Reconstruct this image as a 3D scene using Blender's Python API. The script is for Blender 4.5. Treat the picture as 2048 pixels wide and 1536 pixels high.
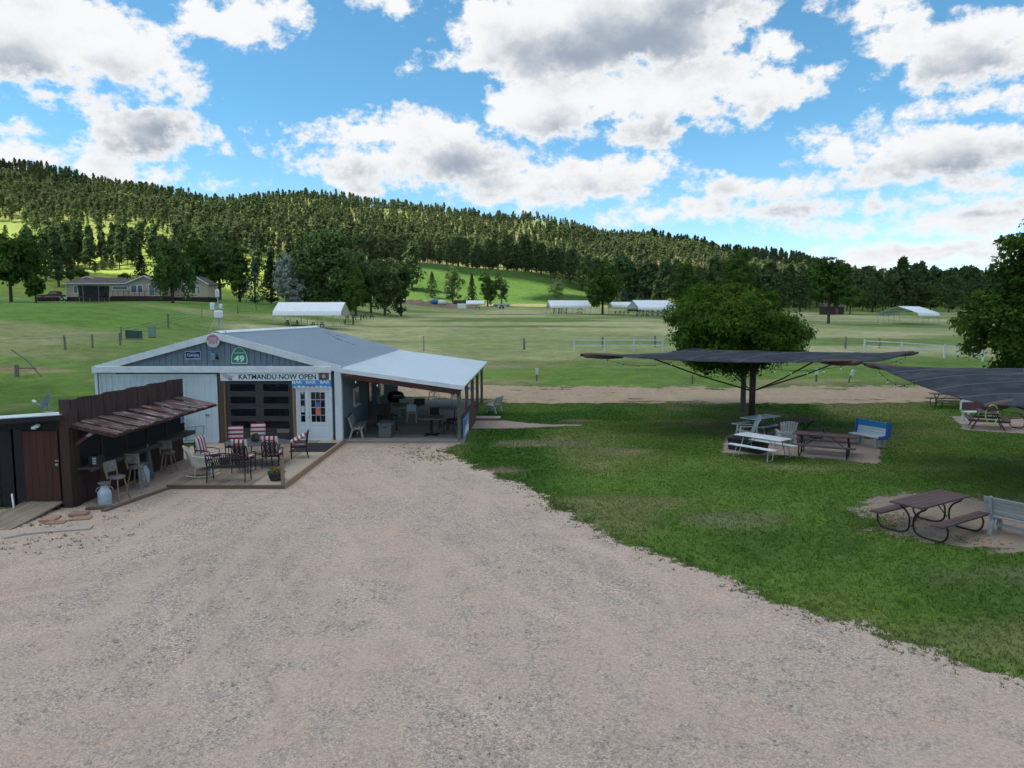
import bpy, math, random
import numpy as np
from mathutils import Vector, Matrix, Euler
R = math.radians
PI = math.pi
random.seed(4); rng = np.random.default_rng(11)
for o in list(bpy.data.objects):
    bpy.data.objects.remove(o)
scene = bpy.context.scene
col = scene.collection
# ---------------------------------------------------------------- camera
cd = bpy.data.cameras.new('camera'); cam = bpy.data.objects.new('camera', cd); col.objects.link(cam)
cd.sensor_width = 36; cd.lens = 24.96; cd.clip_end = 20000; cd.clip_start = .1
cam.location = (0, 0, 5.0); cam.rotation_euler = (R(90-5.5), 0, 0)
scene.camera = cam
# ---------------------------------------------------------------- exposure
vs = scene.view_settings
vs.view_transform = 'Standard'; vs.look = 'None'; vs.exposure = 0.75; vs.gamma = 1.0; vs.use_curve_mapping = False
scene.display_settings.display_device = 'sRGB'
scene.cycles.max_bounces = 7; scene.cycles.diffuse_bounces = 4; scene.cycles.glossy_bounces = 2
scene.cycles.transmission_bounces = 4; scene.cycles.transparent_max_bounces = 12
scene.cycles.caustics_reflective = False; scene.cycles.caustics_refractive = False
scene.cycles.use_denoising = True
scene.cycles.use_adaptive_sampling = True; scene.cycles.adaptive_threshold = 0.012
try:
    scene.cycles.denoiser = 'OPENIMAGEDENOISE'; scene.cycles.denoising_input_passes = 'RGB_ALBEDO_NORMAL'
except Exception:
    pass
scene.cycles.sample_clamp_indirect = 6
# ---------------------------------------------------------------- sun and sky
SUN_EL, SUN_AZ = 58.0, -98.0          # azimuth clockwise from +Y: the sun stands high on the left
sl = bpy.data.lights.new('sun', 'SUN'); sun = bpy.data.objects.new('sun', sl); col.objects.link(sun)
sl.energy = 5.0; sl.angle = R(.53); sl.color = (1, .955, .88)
sd = Vector((math.sin(R(SUN_AZ))*math.cos(R(SUN_EL)), math.cos(R(SUN_AZ))*math.cos(R(SUN_EL)), math.sin(R(SUN_EL))))
sun.rotation_euler = (-sd).to_track_quat('-Z', 'Y').to_euler()
sun.location = sd*100

# cumulus clouds of the sky: azimuth, elevation, half width, half height (degrees)
CLOUDS = [ (-33.1,17.8,9.0,4.0), (-27.7,17.3,6.1,3.0), (-25.2,17.3,3.3,1.6), (-22.5,20.1,3.6,1.2), (-31.3,14.3,4.8,1.3), (-16.8,21.5,1.3,0.7), (-10.3,22.6,1.7,0.4), (-35.0,12.1,2.5,0.7), (-26.0,12.7,2.7,2.0), (-23.5,12.5,1.4,0.7), (-27.5,11.2,3.4,1.3), (-29.5,10.0,5.7,1.1), (-33.5,10.2,5.5,1.2), (-25.5,10.0,2.6,0.9), (-22.1,9.7,0.9,0.2), (-16.0,13.9,1.7,0.5), (-11.7,13.8,4.9,1.6), (-6.4,14.0,5.0,1.8), (-8.7,11.7,7.3,2.1), (-4.1,11.8,7.4,2.4), (-0.6,10.3,7.5,1.7), (-12.6,10.5,3.4,1.7), (-0.9,21.2,4.6,2.6), (4.9,20.3,9.5,4.1), (10.6,20.7,8.2,3.4), (9.1,16.8,10.9,2.9), (14.2,21.4,8.7,1.9), (17.6,16.1,4.6,1.4), (8.8,14.0,6.9,1.3), (2.6,15.9,5.8,2.8), (-3.5,18.7,2.2,1.1), (19.7,19.2,2.1,1.4), (21.9,21.1,4.0,1.0), (22.7,16.9,1.1,0.3), (6.9,10.5,6.6,1.8), (10.4,10.8,4.0,1.5), (11.9,7.9,6.8,1.2), (3.4,9.0,4.7,1.1), (30.7,16.5,4.9,2.1), (33.6,17.7,3.5,1.7), (27.7,17.6,2.1,1.8), (32.5,13.7,3.3,0.7), (24.9,11.8,4.5,1.6), (29.8,10.8,6.2,1.8), (34.0,10.9,3.2,1.4), (20.6,11.0,1.9,0.8), (17.4,9.6,3.2,0.9), (22.3,9.6,6.1,1.0), (27.0,7.6,7.2,1.0), (24.8,6.3,5.6,0.9), (31.2,6.4,7.3,1.5), (29.9,4.3,9.0,1.2), (19.6,7.6,3.9,0.6), (16.0,10.7,1.2,0.4), (33.4,8.5,3.6,0.7) ]
SHADES = [ (-33.2,15.2,5.7,1.8), (-28.4,14.7,4.5,1.4), (-33.6,12.4,1.9,0.4), (-25.5,11.4,2.7,1.1), (-25.6,12.7,1.5,1.1), (-6.8,10.5,5.8,1.3), (-3.7,11.6,4.3,1.3), (-11.1,10.9,2.7,0.7), (4.9,19.1,5.8,1.7), (9.3,19.5,6.0,2.0), (14.9,21.6,4.3,0.8), (6.5,13.7,5.0,1.1), (12.6,14.2,4.8,0.8), (-0.6,12.4,3.1,0.9), (9.2,9.5,4.2,0.4), (30.7,15.8,4.0,0.9), (29.3,9.9,5.7,0.7), (23.3,10.3,1.8,0.5), (22.4,8.4,4.1,0.4), (28.2,7.0,4.3,0.3), (28.0,4.6,4.3,0.3), (33.0,5.7,3.4,0.3) ]

world = bpy.data.worlds.new('World'); scene.world = world; world.use_nodes = True
wt = world.node_tree; wt.nodes.clear(); WN = wt.nodes.new; WL = wt.links.new
def wmath(op, a, b=None, c=None):
    n = WN('ShaderNodeMath'); n.operation = op
    for i, x in enumerate((a, b, c)):
        if x is None: continue
        if isinstance(x, (int, float)): n.inputs[i].default_value = x
        else: WL(x, n.inputs[i])
    return n.outputs[0]
def wvec(op, a, b=None):
    n = WN('ShaderNodeVectorMath'); n.operation = op
    for i, x in enumerate((a, b)):
        if x is None: continue
        if isinstance(x, tuple): n.inputs[i].default_value = x
        else: WL(x, n.inputs[i])
    return n
def wramp(x, a, b, lo=0., hi=1., smooth=True):
    n = WN('ShaderNodeMapRange'); n.interpolation_type = 'SMOOTHSTEP' if smooth else 'LINEAR'
    WL(x, n.inputs[0])
    for i, k in enumerate((a, b, lo, hi)): n.inputs[1+i].default_value = k
    return n.outputs[0]
def wnoise(vec, scale, detail=7, rough=.58):
    n = WN('ShaderNodeTexNoise'); n.inputs['Scale'].default_value = scale; n.inputs['Detail'].default_value = detail
    n.inputs['Roughness'].default_value = rough; WL(vec, n.inputs['Vector']); return n.outputs[0]
def wmix(f, a, b):
    n = WN('ShaderNodeMix'); n.data_type = 'RGBA'
    for i, x in ((0, f), (6, a), (7, b)):
        if isinstance(x, (tuple, float)): n.inputs[i].default_value = x
        else: WL(x, n.inputs[i])
    return n.outputs[2]
tc = WN('ShaderNodeTexCoord'); sx = WN('ShaderNodeSeparateXYZ'); WL(tc.outputs['Generated'], sx.inputs[0])
az = wmath('MULTIPLY', wmath('ARCTAN2', sx.outputs[0], sx.outputs[1]), 57.29578)
el = wmath('MULTIPLY', wmath('ARCSINE', sx.outputs[2]), 57.29578)
cx = WN('ShaderNodeCombineXYZ'); WL(az, cx.inputs[0]); WL(el, cx.inputs[1]); P2 = cx.outputs[0]
# noise lives on the direction sphere, stretched sideways like cloud decks seen at a low angle
nv = wvec('MULTIPLY', tc.outputs['Generated'], (57.3, 57.3, 78.0)).outputs[0]
n1 = wnoise(nv, .20, 10, .64)
n1u = wnoise(wvec('ADD', nv, (-.5, .2, 1.1)).outputs[0], .20, 6, .60)
n3 = wnoise(wvec('ADD', nv, (9., 31., 17.)).outputs[0], .62, 6, .62)
n2 = wnoise(wvec('ADD', nv, (40., 13., 7.)).outputs[0], .075, 4, .55)
def blobs(L):
    """depth inside the nearest cloud body, in degrees"""
    m = None
    for a, e, ra, re in L:
        d = wvec('MULTIPLY', wvec('SUBTRACT', P2, (a, e, 0.)).outputs[0], (1/ra, 1/re, 0.)).outputs[0]
        q = wmath('MULTIPLY_ADD', wvec('LENGTH', d).outputs['Value'], -1.15*re, 1.15*re)
        m = q if m is None else wmath('MAXIMUM', m, q)
    return wmath('MAXIMUM', m, -4.0)
bl = blobs(CLOUDS); sh = blobs(SHADES)
# beyond the frame the same broken cumulus goes on
gen = wramp(n2, .42, .66, -3.0, 4.0, False)
inside = wmath('MULTIPLY', wramp(wmath('ABSOLUTE', az), 37, 46, 1., 0.), wramp(el, 23, 31, 1., 0.))
fld = wmath('ADD', wmath('MULTIPLY', bl, inside), wmath('MULTIPLY', gen, wmath('SUBTRACT', 1.0, inside)))
flat = wramp(el, 0, 14, .45, 1.0)          # puffs look smaller towards the horizon
rough = wmath('ADD', wmath('MULTIPLY', wmath('SUBTRACT', n1, .5), 8.5), wmath('MULTIPLY', wmath('SUBTRACT', n3, .5), 3.2))
dens = wmath('ADD', fld, wmath('MULTIPLY', rough, flat))
alpha = wramp(dens, -.25, 1.0)
relief = wmath('MULTIPLY', wmath('SUBTRACT', n1u, n1), 1.7)
sgen = wramp(n2, .52, .70, -3.0, 3.0, False)
shf = wmath('ADD', wmath('MULTIPLY', sh, inside), wmath('MULTIPLY', sgen, wmath('SUBTRACT', 1.0, inside)))
shade = wmath('ADD', wramp(wmath('ADD', shf, wmath('MULTIPLY', wmath('MULTIPLY', wmath('SUBTRACT', n1, .5), 7.0), flat)), -1.9, 2.4, 0., .95), relief)
shade = wmath('ADD', shade, wramp(dens, 1.5, 6., 0., .22))
bands = wnoise(wvec('MULTIPLY', P2, (.055, .42, 1.)).outputs[0], 1.0, 4, .6)          # low grey bases in rows near the horizon
shade = wmath('ADD', shade, wmath('MULTIPLY', wramp(bands, .46, .62, 0., .55), wramp(el, 4, 13, 1., 0.)))
shade = wmath('MULTIPLY', wramp(shade, -.10, 1.15), wramp(dens, .3, 2.2))
sky = WN('ShaderNodeTexSky'); sky.sky_type = 'NISHITA'; sky.sun_disc = False
sky.sun_elevation = R(SUN_EL); sky.sun_rotation = R(SUN_AZ); sky.altitude = 1500; sky.air_density = 1.0; sky.dust_density = .25; sky.ozone_density = 3.2
SKY_STRENGTH = .12
tint = WN('ShaderNodeMix'); tint.data_type = 'RGBA'; tint.blend_type = 'MULTIPLY'; tint.inputs[0].default_value = 1.0
WL(sky.outputs[0], tint.inputs[6]); WL(wmix(wramp(el, 1, 17), (.88, 1.0, .98, 1), (.60, .96, .93, 1)), tint.inputs[7])
k = 1/SKY_STRENGTH
ccol = wmix(shade, (.565*k, .57*k, .575*k, 1), (.20*k, .24*k, .295*k, 1))
skyc = wmix(alpha, tint.outputs[2], ccol)
bg = WN('ShaderNodeBackground'); bg.inputs['Strength'].default_value = SKY_STRENGTH; WL(skyc, bg.inputs['Color'])
wo = WN('ShaderNodeOutputWorld'); WL(bg.outputs[0], wo.inputs[0])
world.cycles.sampling_method = 'MANUAL'; world.cycles.sample_map_resolution = 1024
# ---------------------------------------------------------------- terrain height (metres)
GX_Y = [-400, 44, 50, 68, 104, 130, 186, 250, 300, 340, 400, 1200]
GX_Z = [0, 0, .42, 1.55, 3.1, 4.0, 5.5, 7.5, 9.0, 10.5, 13.0, 20]
RX = [-1100, -760, -577, -436, -340, -261, -194, -126, -70, 43, 99, 155, 212, 268, 324, 380, 437, 493, 560, 1100]
RZ = [196, 180, 164, 150, 133, 133, 133, 122, 114, 107, 100, 97, 91, 73, 63, 48, 36, 26, 20, 10]
def sstep(a, b, x):
    t = np.clip((x-a)/(b-a), 0, 1)
    return t*t*(3-2*t)
def terrain(x, y):
    x = np.asarray(x, float); y = np.asarray(y, float)
    z = np.interp(y, GX_Y, GX_Z)
    z = z + 3.6*sstep(-18, -60, x)*sstep(30, 95, y)
    z = z - 1.6*sstep(20, 85, x)*sstep(60, 150, y)*sstep(420, 250, y)
    z = z + .06*np.sin(x*.31+y*.17)*sstep(44, 70, y)+.05*np.sin(x*.13-y*.23+2)*sstep(44, 80, y)
    # wooded hill
    y0 = 215 + 95*sstep(-170, -60, x) + 40*sstep(-60, 60, x)
    t = np.clip((y-y0)/(800-y0), 0, 1.0)
    R = np.interp(x*800/np.maximum(y, 500), RX, RZ)
    R = R + 3*np.sin(x*.021+1)+2*np.sin(x*.047)+3.5*np.sin(x*.013+y*.011)
    s = .65*t+.35*t*t
    z = z + np.maximum(R-20, -4)*s*sstep(0, .06, t)
    z = z + 4*sstep(.1, .5, t)*np.sin(x*.02+1.3)*np.sin(y*.017)*(1-t)
    z = z - sstep(810, 1200, y)*np.maximum(R, 0)*.9
    # grassy knoll in the middle distance
    z = z + 9*np.exp(-(((x+14)/62)**2)**1.5-(((y-372)/60)**2)**1.3)
    return z
# ---------------------------------------------------------------- helpers: objects
def smooth_path(P, k=4):
    P = [Vector(p) for p in P]; out = []
    for i in range(len(P)-1):
        a, b, c, d = P[max(i-1, 0)], P[i], P[i+1], P[min(i+2, len(P)-1)]
        for j in range(k):
            t = j/k; out.append(.5*((2*b)+(c-a)*t+(2*a-5*b+4*c-d)*t*t+(3*b-a-3*c+d)*t**3))
    return out+[P[-1]]
def link(name, data, parent=None):
    o = bpy.data.objects.new(name, data); col.objects.link(o)
    if parent is not None: o.parent = parent
    return o
def tag(o, label=None, cat=None, group=None, kind=None):
    if label: o['label'] = label
    if cat: o['category'] = cat
    if group: o['group'] = group
    if kind: o['kind'] = kind
    return o
def thing(name, label, cat, loc=(0, 0, 0), rz=0., group=None):
    o = link(name, None); o.empty_display_size = .2
    o.location = loc; o.rotation_euler = (0, 0, R(rz))
    return tag(o, label, cat, group)
def copy_tree(o, parent=None):
    c = o.copy(); col.objects.link(c)
    if parent is not None: c.parent = parent
    for ch in list(o.children): copy_tree(ch, c)
    return c
def place_copy(o, loc, rz, label, group=None, s=1.0):
    c = copy_tree(o); c.location = loc; c.rotation_euler = (0, 0, R(rz)); c.scale = (s, s, s)
    c['label'] = label
    if group: c['group'] = group
    return c
class MB:
    def __init__(s): s.v = []; s.f = []
    def add(s, vs, fs):
        n = len(s.v); s.v += [tuple(p) for p in vs]; s.f += [tuple(i+n for i in f) for f in fs]; return s
    def box(s, c, d, rot=None):
        x, y, z = d[0]/2, d[1]/2, d[2]/2
        vs = [Vector(p) for p in ((-x, -y, -z), (x, -y, -z), (x, y, -z), (-x, y, -z), (-x, -y, z), (x, -y, z), (x, y, z), (-x, y, z))]
        if rot:
            m = Euler([R(a) for a in rot]).to_matrix(); vs = [m @ p for p in vs]
        c = Vector(c)
        return s.add([p+c for p in vs], ((0, 3, 2, 1), (4, 5, 6, 7), (0, 1, 5, 4), (1, 2, 6, 5), (2, 3, 7, 6), (3, 0, 4, 7)))
    def bar(s, a, b, w, h, up=(0, 0, 1)):
        a = Vector(a); b = Vector(b); d = (b-a).normalized(); u = Vector(up)
        if abs(d.dot(u)) > .98: u = Vector((0, 1, 0))
        r = d.cross(u).normalized(); u = r.cross(d).normalized()
        r *= w/2; u *= h/2
        vs = [a-r-u, a+r-u, a+r+u, a-r+u, b-r-u, b+r-u, b+r+u, b-r+u]
        return s.add(vs, ((3, 2, 1, 0), (4, 5, 6, 7), (0, 1, 5, 4), (1, 2, 6, 5), (2, 3, 7, 6), (3, 0, 4, 7)))
    def tube(s, pts, r, n=8, cap=True):
        pts = [Vector(p) for p in pts]; k = len(pts)
        rs = r if isinstance(r, (list, tuple)) else [r]*k
        vs = []; fs = []; ref = None
        for i, p in enumerate(pts):
            d = (pts[min(i+1, k-1)]-pts[max(i-1, 0)]).normalized()
            if ref is None:
                ref = Vector((0, 0, 1)) if abs(d.z) < .9 else Vector((1, 0, 0))
            a = (ref-d*ref.dot(d)).normalized(); b = d.cross(a); ref = a
            vs += [p+(a*math.cos(t)+b*math.sin(t))*rs[i] for t in (2*PI*j/n for j in range(n))]
        for i in range(k-1):
            for j in range(n):
                fs.append((i*n+j, i*n+(j+1) % n, (i+1)*n+(j+1) % n, (i+1)*n+j))
        if cap: fs += [tuple(range(n-1, -1, -1)), tuple((k-1)*n+j for j in range(n))]
        return s.add(vs, fs)
    def lathe(s, prof, n=16, c=(0, 0, 0)):
        vs = []; fs = []; k = len(prof)
        for r, z in prof:
            vs += [(c[0]+r*math.cos(2*PI*j/n), c[1]+r*math.sin(2*PI*j/n), c[2]+z) for j in range(n)]
        for i in range(k-1):
            for j in range(n): fs.append((i*n+j, i*n+(j+1) % n, (i+1)*n+(j+1) % n, (i+1)*n+j))
        fs += [tuple(range(n-1, -1, -1)), tuple((k-1)*n+j for j in range(n))]
        return s.add(vs, fs)
    def prism(s, poly, axis, a, b):
        n = len(poly)
        def P(q, t): return {'x': (t, q[0], q[1]), 'y': (q[0], t, q[1]), 'z': (q[0], q[1], t)}[axis]
        vs = [P(q, a) for q in poly]+[P(q, b) for q in poly]
        fs = [tuple(range(n)), tuple(range(2*n-1, n-1, -1))]+[(i, i+n, (i+1) % n+n, (i+1) % n) for i in range(n)]
        return s.add(vs, fs)
    def slab(s, grid_top, t):      # thick sheet from a grid of points
        k = len(grid_top); n = len(grid_top[0]); top = [p for r in grid_top for p in r]
        bot = [(p[0], p[1], p[2]-t) for p in top]; m = k*n; fs = []
        for i in range(k-1):
            for j in range(n-1):
                a, b, c, d = i*n+j, i*n+j+1, (i+1)*n+j+1, (i+1)*n+j
                fs += [(a, b, c, d), (a+m, d+m, c+m, b+m)]
        edge = [j for j in range(n)]+[i*n+n-1 for i in range(1, k)]+[(k-1)*n+j for j in range(n-2, -1, -1)]+[i*n for i in range(k-2, 0, -1)]
        for a, b in zip(edge, edge[1:]+edge[:1]): fs.append((a, a+m, b+m, b))
        return s.add(top+bot, fs)
    def mesh(s, name, mat, smooth=False, bevel=0.):
        me = bpy.data.meshes.new(name); me.from_pydata(s.v, [], s.f); me.materials.append(mat)
        import bmesh
        bm = bmesh.new(); bm.from_mesh(me)
        bmesh.ops.recalc_face_normals(bm, faces=bm.faces)
        if bevel:
            bmesh.ops.bevel(bm, geom=[e for e in bm.edges if len(e.link_faces) == 2 and e.calc_face_angle(0) > .6], offset=bevel, segments=1, affect='EDGES')
        bm.to_mesh(me); bm.free()
        if smooth:
            me.polygons.foreach_set('use_smooth', [True]*len(me.polygons))
        return me
    def build(s, name, mat, parent=None, smooth=False, bevel=0.):
        return link(name, s.mesh(name, mat, smooth, bevel), parent)
def box(name, c, d, mat, parent, rot=None, bevel=0.):
    """a box part whose own origin sits at its centre"""
    me = MB().box((0, 0, 0), d).mesh(name, mat, bevel=bevel); o = link(name, me, parent); o.location = c
    if rot: o.rotation_euler = [R(a) for a in rot]
    return o
def again(o, c, rot=None):
    p = o.copy(); col.objects.link(p); p.location = c
    if rot: p.rotation_euler = [R(a) for a in rot]
    return p
def np_mesh(name, verts, faces, mat, smooth=False, attr=None):
    """faces: (n,3) or (n,4) integer array"""
    me = bpy.data.meshes.new(name); n, k = faces.shape
    me.vertices.add(len(verts)); me.vertices.foreach_set('co', np.ascontiguousarray(verts, np.float32).ravel())
    me.loops.add(n*k); me.loops.foreach_set('vertex_index', np.ascontiguousarray(faces, np.int32).ravel())
    me.polygons.add(n); me.polygons.foreach_set('loop_start', np.arange(0, n*k, k, dtype=np.int32))
    if smooth: me.polygons.foreach_set('use_smooth', np.ones(n, bool))
    for nm, a in (attr or {}).items():
        if a.ndim == 1:
            at = me.attributes.new(nm, 'FLOAT', 'POINT'); at.data.foreach_set('value', a.astype(np.float32))
        else:
            at = me.attributes.new(nm, 'FLOAT_COLOR', 'POINT'); at.data.foreach_set('color', np.c_[a, np.ones(len(a))].astype(np.float32).ravel())
    me.update(calc_edges=True); me.materials.append(mat)
    return me
# ---------------------------------------------------------------- helpers: materials
class NT:
    def __init__(s, name):
        s.m = bpy.data.materials.new(name); s.m.use_nodes = True; s.t = s.m.node_tree; s.t.nodes.clear()
        s.out = s.n('ShaderNodeOutputMaterial')
    def n(s, t): return s.t.nodes.new(t)
    def l(s, a, b): s.t.links.new(a, b)
    def put(s, sock, x):
        if x is None: return
        if isinstance(x, (int, float)): sock.default_value = x
        elif isinstance(x, (tuple, list)): sock.default_value = (*x, 1) if (len(x) == 3 and len(sock.default_value) == 4) else x
        else: s.l(x, sock)
    def math(s, op, a, b=None, c=None):
        n = s.n('ShaderNodeMath'); n.operation = op
        for i, x in enumerate((a, b, c)): s.put(n.inputs[i], x)
        return n.outputs[0]
    def ramp(s, x, a, b, lo=0., hi=1., smooth=True):
        n = s.n('ShaderNodeMapRange'); n.interpolation_type = 'SMOOTHSTEP' if smooth else 'LINEAR'
        for i, q in enumerate((x, a, b, lo, hi)): s.put(n.inputs[i], q)
        return n.outputs[0]
    def mix(s, f, a, b, mode='MIX'):
        n = s.n('ShaderNodeMix'); n.data_type = 'RGBA'; n.blend_type = mode
        s.put(n.inputs[0], f); s.put(n.inputs[6], a); s.put(n.inputs[7], b); return n.outputs[2]
    def pos(s, scale=(1, 1, 1), obj=False):
        if obj: src = s.n('ShaderNodeTexCoord').outputs['Object']
        else: src = s.n('ShaderNodeNewGeometry').outputs['Position']
        n = s.n('ShaderNodeVectorMath'); n.operation = 'MULTIPLY'; s.l(src, n.inputs[0]); n.inputs[1].default_value = scale
        return n.outputs[0]
    def noise(s, vec, scale, detail=4, rough=.55, out=0):
        n = s.n('ShaderNodeTexNoise'); s.l(vec, n.inputs['Vector']); n.inputs['Scale'].default_value = scale
        n.inputs['Detail'].default_value = detail; n.inputs['Roughness'].default_value = rough; return n.outputs[out]
    def voronoi(s, vec, scale, out='Color', feature='F1'):
        n = s.n('ShaderNodeTexVoronoi'); n.feature = feature; s.l(vec, n.inputs['Vector']); n.inputs['Scale'].default_value = scale; return n.outputs[out]
    def bump(s, h, strength=.3, dist=.02):
        n = s.n('ShaderNodeBump'); n.inputs['Strength'].default_value = strength; n.inputs['Distance'].default_value = dist; s.l(h, n.inputs['Height']); return n.outputs[0]
    def bsdf(s, colr, rough=.7, metal=0., normal=None, spec=.35):
        b = s.n('ShaderNodeBsdfPrincipled'); s.put(b.inputs['Base Color'], colr); s.put(b.inputs['Roughness'], rough)
        s.put(b.inputs['Metallic'], metal); b.inputs['Specular IOR Level'].default_value = spec
        if normal is not None: s.l(normal, b.inputs['Normal'])
        return b.outputs[0]
    def done(s, sh): s.l(sh, s.out.inputs[0]); return s.m
    def attr(s, nm, what='Color'):
        n = s.n('ShaderNodeAttribute'); n.attribute_name = nm; return n.outputs[what]
def mul(c, k): return tuple(x*k for x in c)
def paint(name, c, rough=.6, var=.16, scale=(3, 3, 3), objvar=.12, bump=.12, metal=0., dirt=None, dirt_amt=.35, spec=.35, dlo=.62, dhi=.86):
    """painted or plain surface: world-space blotches, a change from piece to piece, weathering in a second colour"""
    t = NT(name); p = t.pos(scale)
    a = t.noise(p, 1.0, 5, .62); f = t.noise(p, 9.0, 3, .6)
    rnd = t.n('ShaderNodeObjectInfo').outputs['Random']
    v = t.math('ADD', t.math('MULTIPLY', t.math('SUBTRACT', a, .5), 2*var), t.math('MULTIPLY', t.math('SUBTRACT', f, .5), var))
    v = t.math('ADD', t.math('ADD', v, 1.0), t.math('MULTIPLY', t.math('SUBTRACT', rnd, .5), 2*objvar))
    n = t.n('ShaderNodeVectorMath'); n.operation = 'SCALE'; n.inputs[0].default_value = c; t.l(v, n.inputs['Scale']); cc = n.outputs[0]
    if dirt: cc = t.mix(t.math('MULTIPLY', t.ramp(t.math('ADD', a, t.math('MULTIPLY', f, .4)), dlo, dhi), dirt_amt), cc, dirt)
    rr = t.math('ADD', rough, t.math('MULTIPLY', t.math('SUBTRACT', f, .5), .2))
    return t.done(t.bsdf(cc, rr, metal, t.bump(f, bump, .01), spec))
def wood(name, c, worn=None, amt=.5, axis='y', rough=.8, objvar=.22, dlo=.62, dhi=.86):
    sc = {'x': (1.2, 16, 16), 'y': (16, 1.2, 16), 'z': (16, 16, 1.2)}[axis]
    return paint(name, c, rough, .2, sc, objvar, .35, dirt=worn, dirt_amt=amt, dlo=dlo, dhi=dhi)
def foliage(name, dark, light, scale=.5, trans=.28, island=True):
    t = NT(name); p = t.pos()
    a = t.noise(p, scale, 3, .6)
    r = t.n('ShaderNodeNewGeometry').outputs['Random Per Island'] if island else t.noise(p, scale*5, 2, .6)
    rnd = t.n('ShaderNodeObjectInfo').outputs['Random']
    f = t.math('ADD', t.math('MULTIPLY', r, .55), t.ramp(a, .35, .65, 0., .45))
    cc = t.mix(f, dark, light)
    v = t.math('ADD', .84, t.math('MULTIPLY', rnd, .32))
    n = t.n('ShaderNodeVectorMath'); n.operation = 'SCALE'; t.l(cc, n.inputs[0]); t.l(v, n.inputs['Scale'])
    d = t.n('ShaderNodeBsdfDiffuse'); t.l(n.outputs[0], d.inputs[0])
    tr = t.n('ShaderNodeBsdfTranslucent'); t.l(n.outputs[0], tr.inputs[0])
    m = t.n('ShaderNodeMixShader'); m.inputs[0].default_value = trans; t.l(d.outputs[0], m.inputs[1]); t.l(tr.outputs[0], m.inputs[2])
    return t.done(m.outputs[0])
def glass(name, c=(.012, .014, .018), rough=.06):
    t = NT(name); return t.done(t.bsdf(c, rough, 0, None, .6))
def stripes(name, a, b, axis=0, freq=8., phase=0.):
    t = NT(name); sp = t.n('ShaderNodeSeparateXYZ'); t.l(t.n('ShaderNodeTexCoord').outputs['Object'], sp.inputs[0])
    w = t.math('FRACT', t.math('ADD', t.math('MULTIPLY', sp.outputs[axis], freq), phase+50))
    f = t.ramp(t.math('ABSOLUTE', t.math('SUBTRACT', w, .5)), .22, .28)
    nz = t.noise(t.pos(), 6, 3)
    c = t.mix(f, a, b); c = t.mix(t.math('MULTIPLY', nz, .25), c, (.25, .2, .2))
    return t.done(t.bsdf(c, .85))
def text_mesh(name, s, w, h, mat, parent, loc, rot=(90, 0, 0), extrude=.003, bold=0., shear=0., spacing=1.0):
    """lettering fitted into a w x h box whose centre is loc"""
    cu = bpy.data.curves.new(name, 'FONT'); cu.body = s; cu.size = 1; cu.offset = bold; cu.shear = shear; cu.space_character = spacing
    cu.extrude = 0.; cu.resolution_u = 3
    tmp = bpy.data.objects.new(name, cu); col.objects.link(tmp); dg = bpy.context.evaluated_depsgraph_get()
    me = bpy.data.meshes.new_from_object(tmp.evaluated_get(dg)); bpy.data.objects.remove(tmp)
    a = np.empty(len(me.vertices)*3, np.float32); me.vertices.foreach_get('co', a); a = a.reshape(-1, 3)
    lo, hi = a.min(0), a.max(0); d = np.maximum(hi-lo, 1e-6)
    a[:, 0] = ((a[:, 0]-lo[0])/d[0]-.5)*w; a[:, 1] = ((a[:, 1]-lo[1])/d[1]-.5)*h; a[:, 2] = 0
    me.vertices.foreach_set('co', a.ravel()); me.materials.clear(); me.materials.append(mat); me.update()
    o = link(name, me, parent); o.location = loc; o.rotation_euler = [R(q) for q in rot]
    return o
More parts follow.
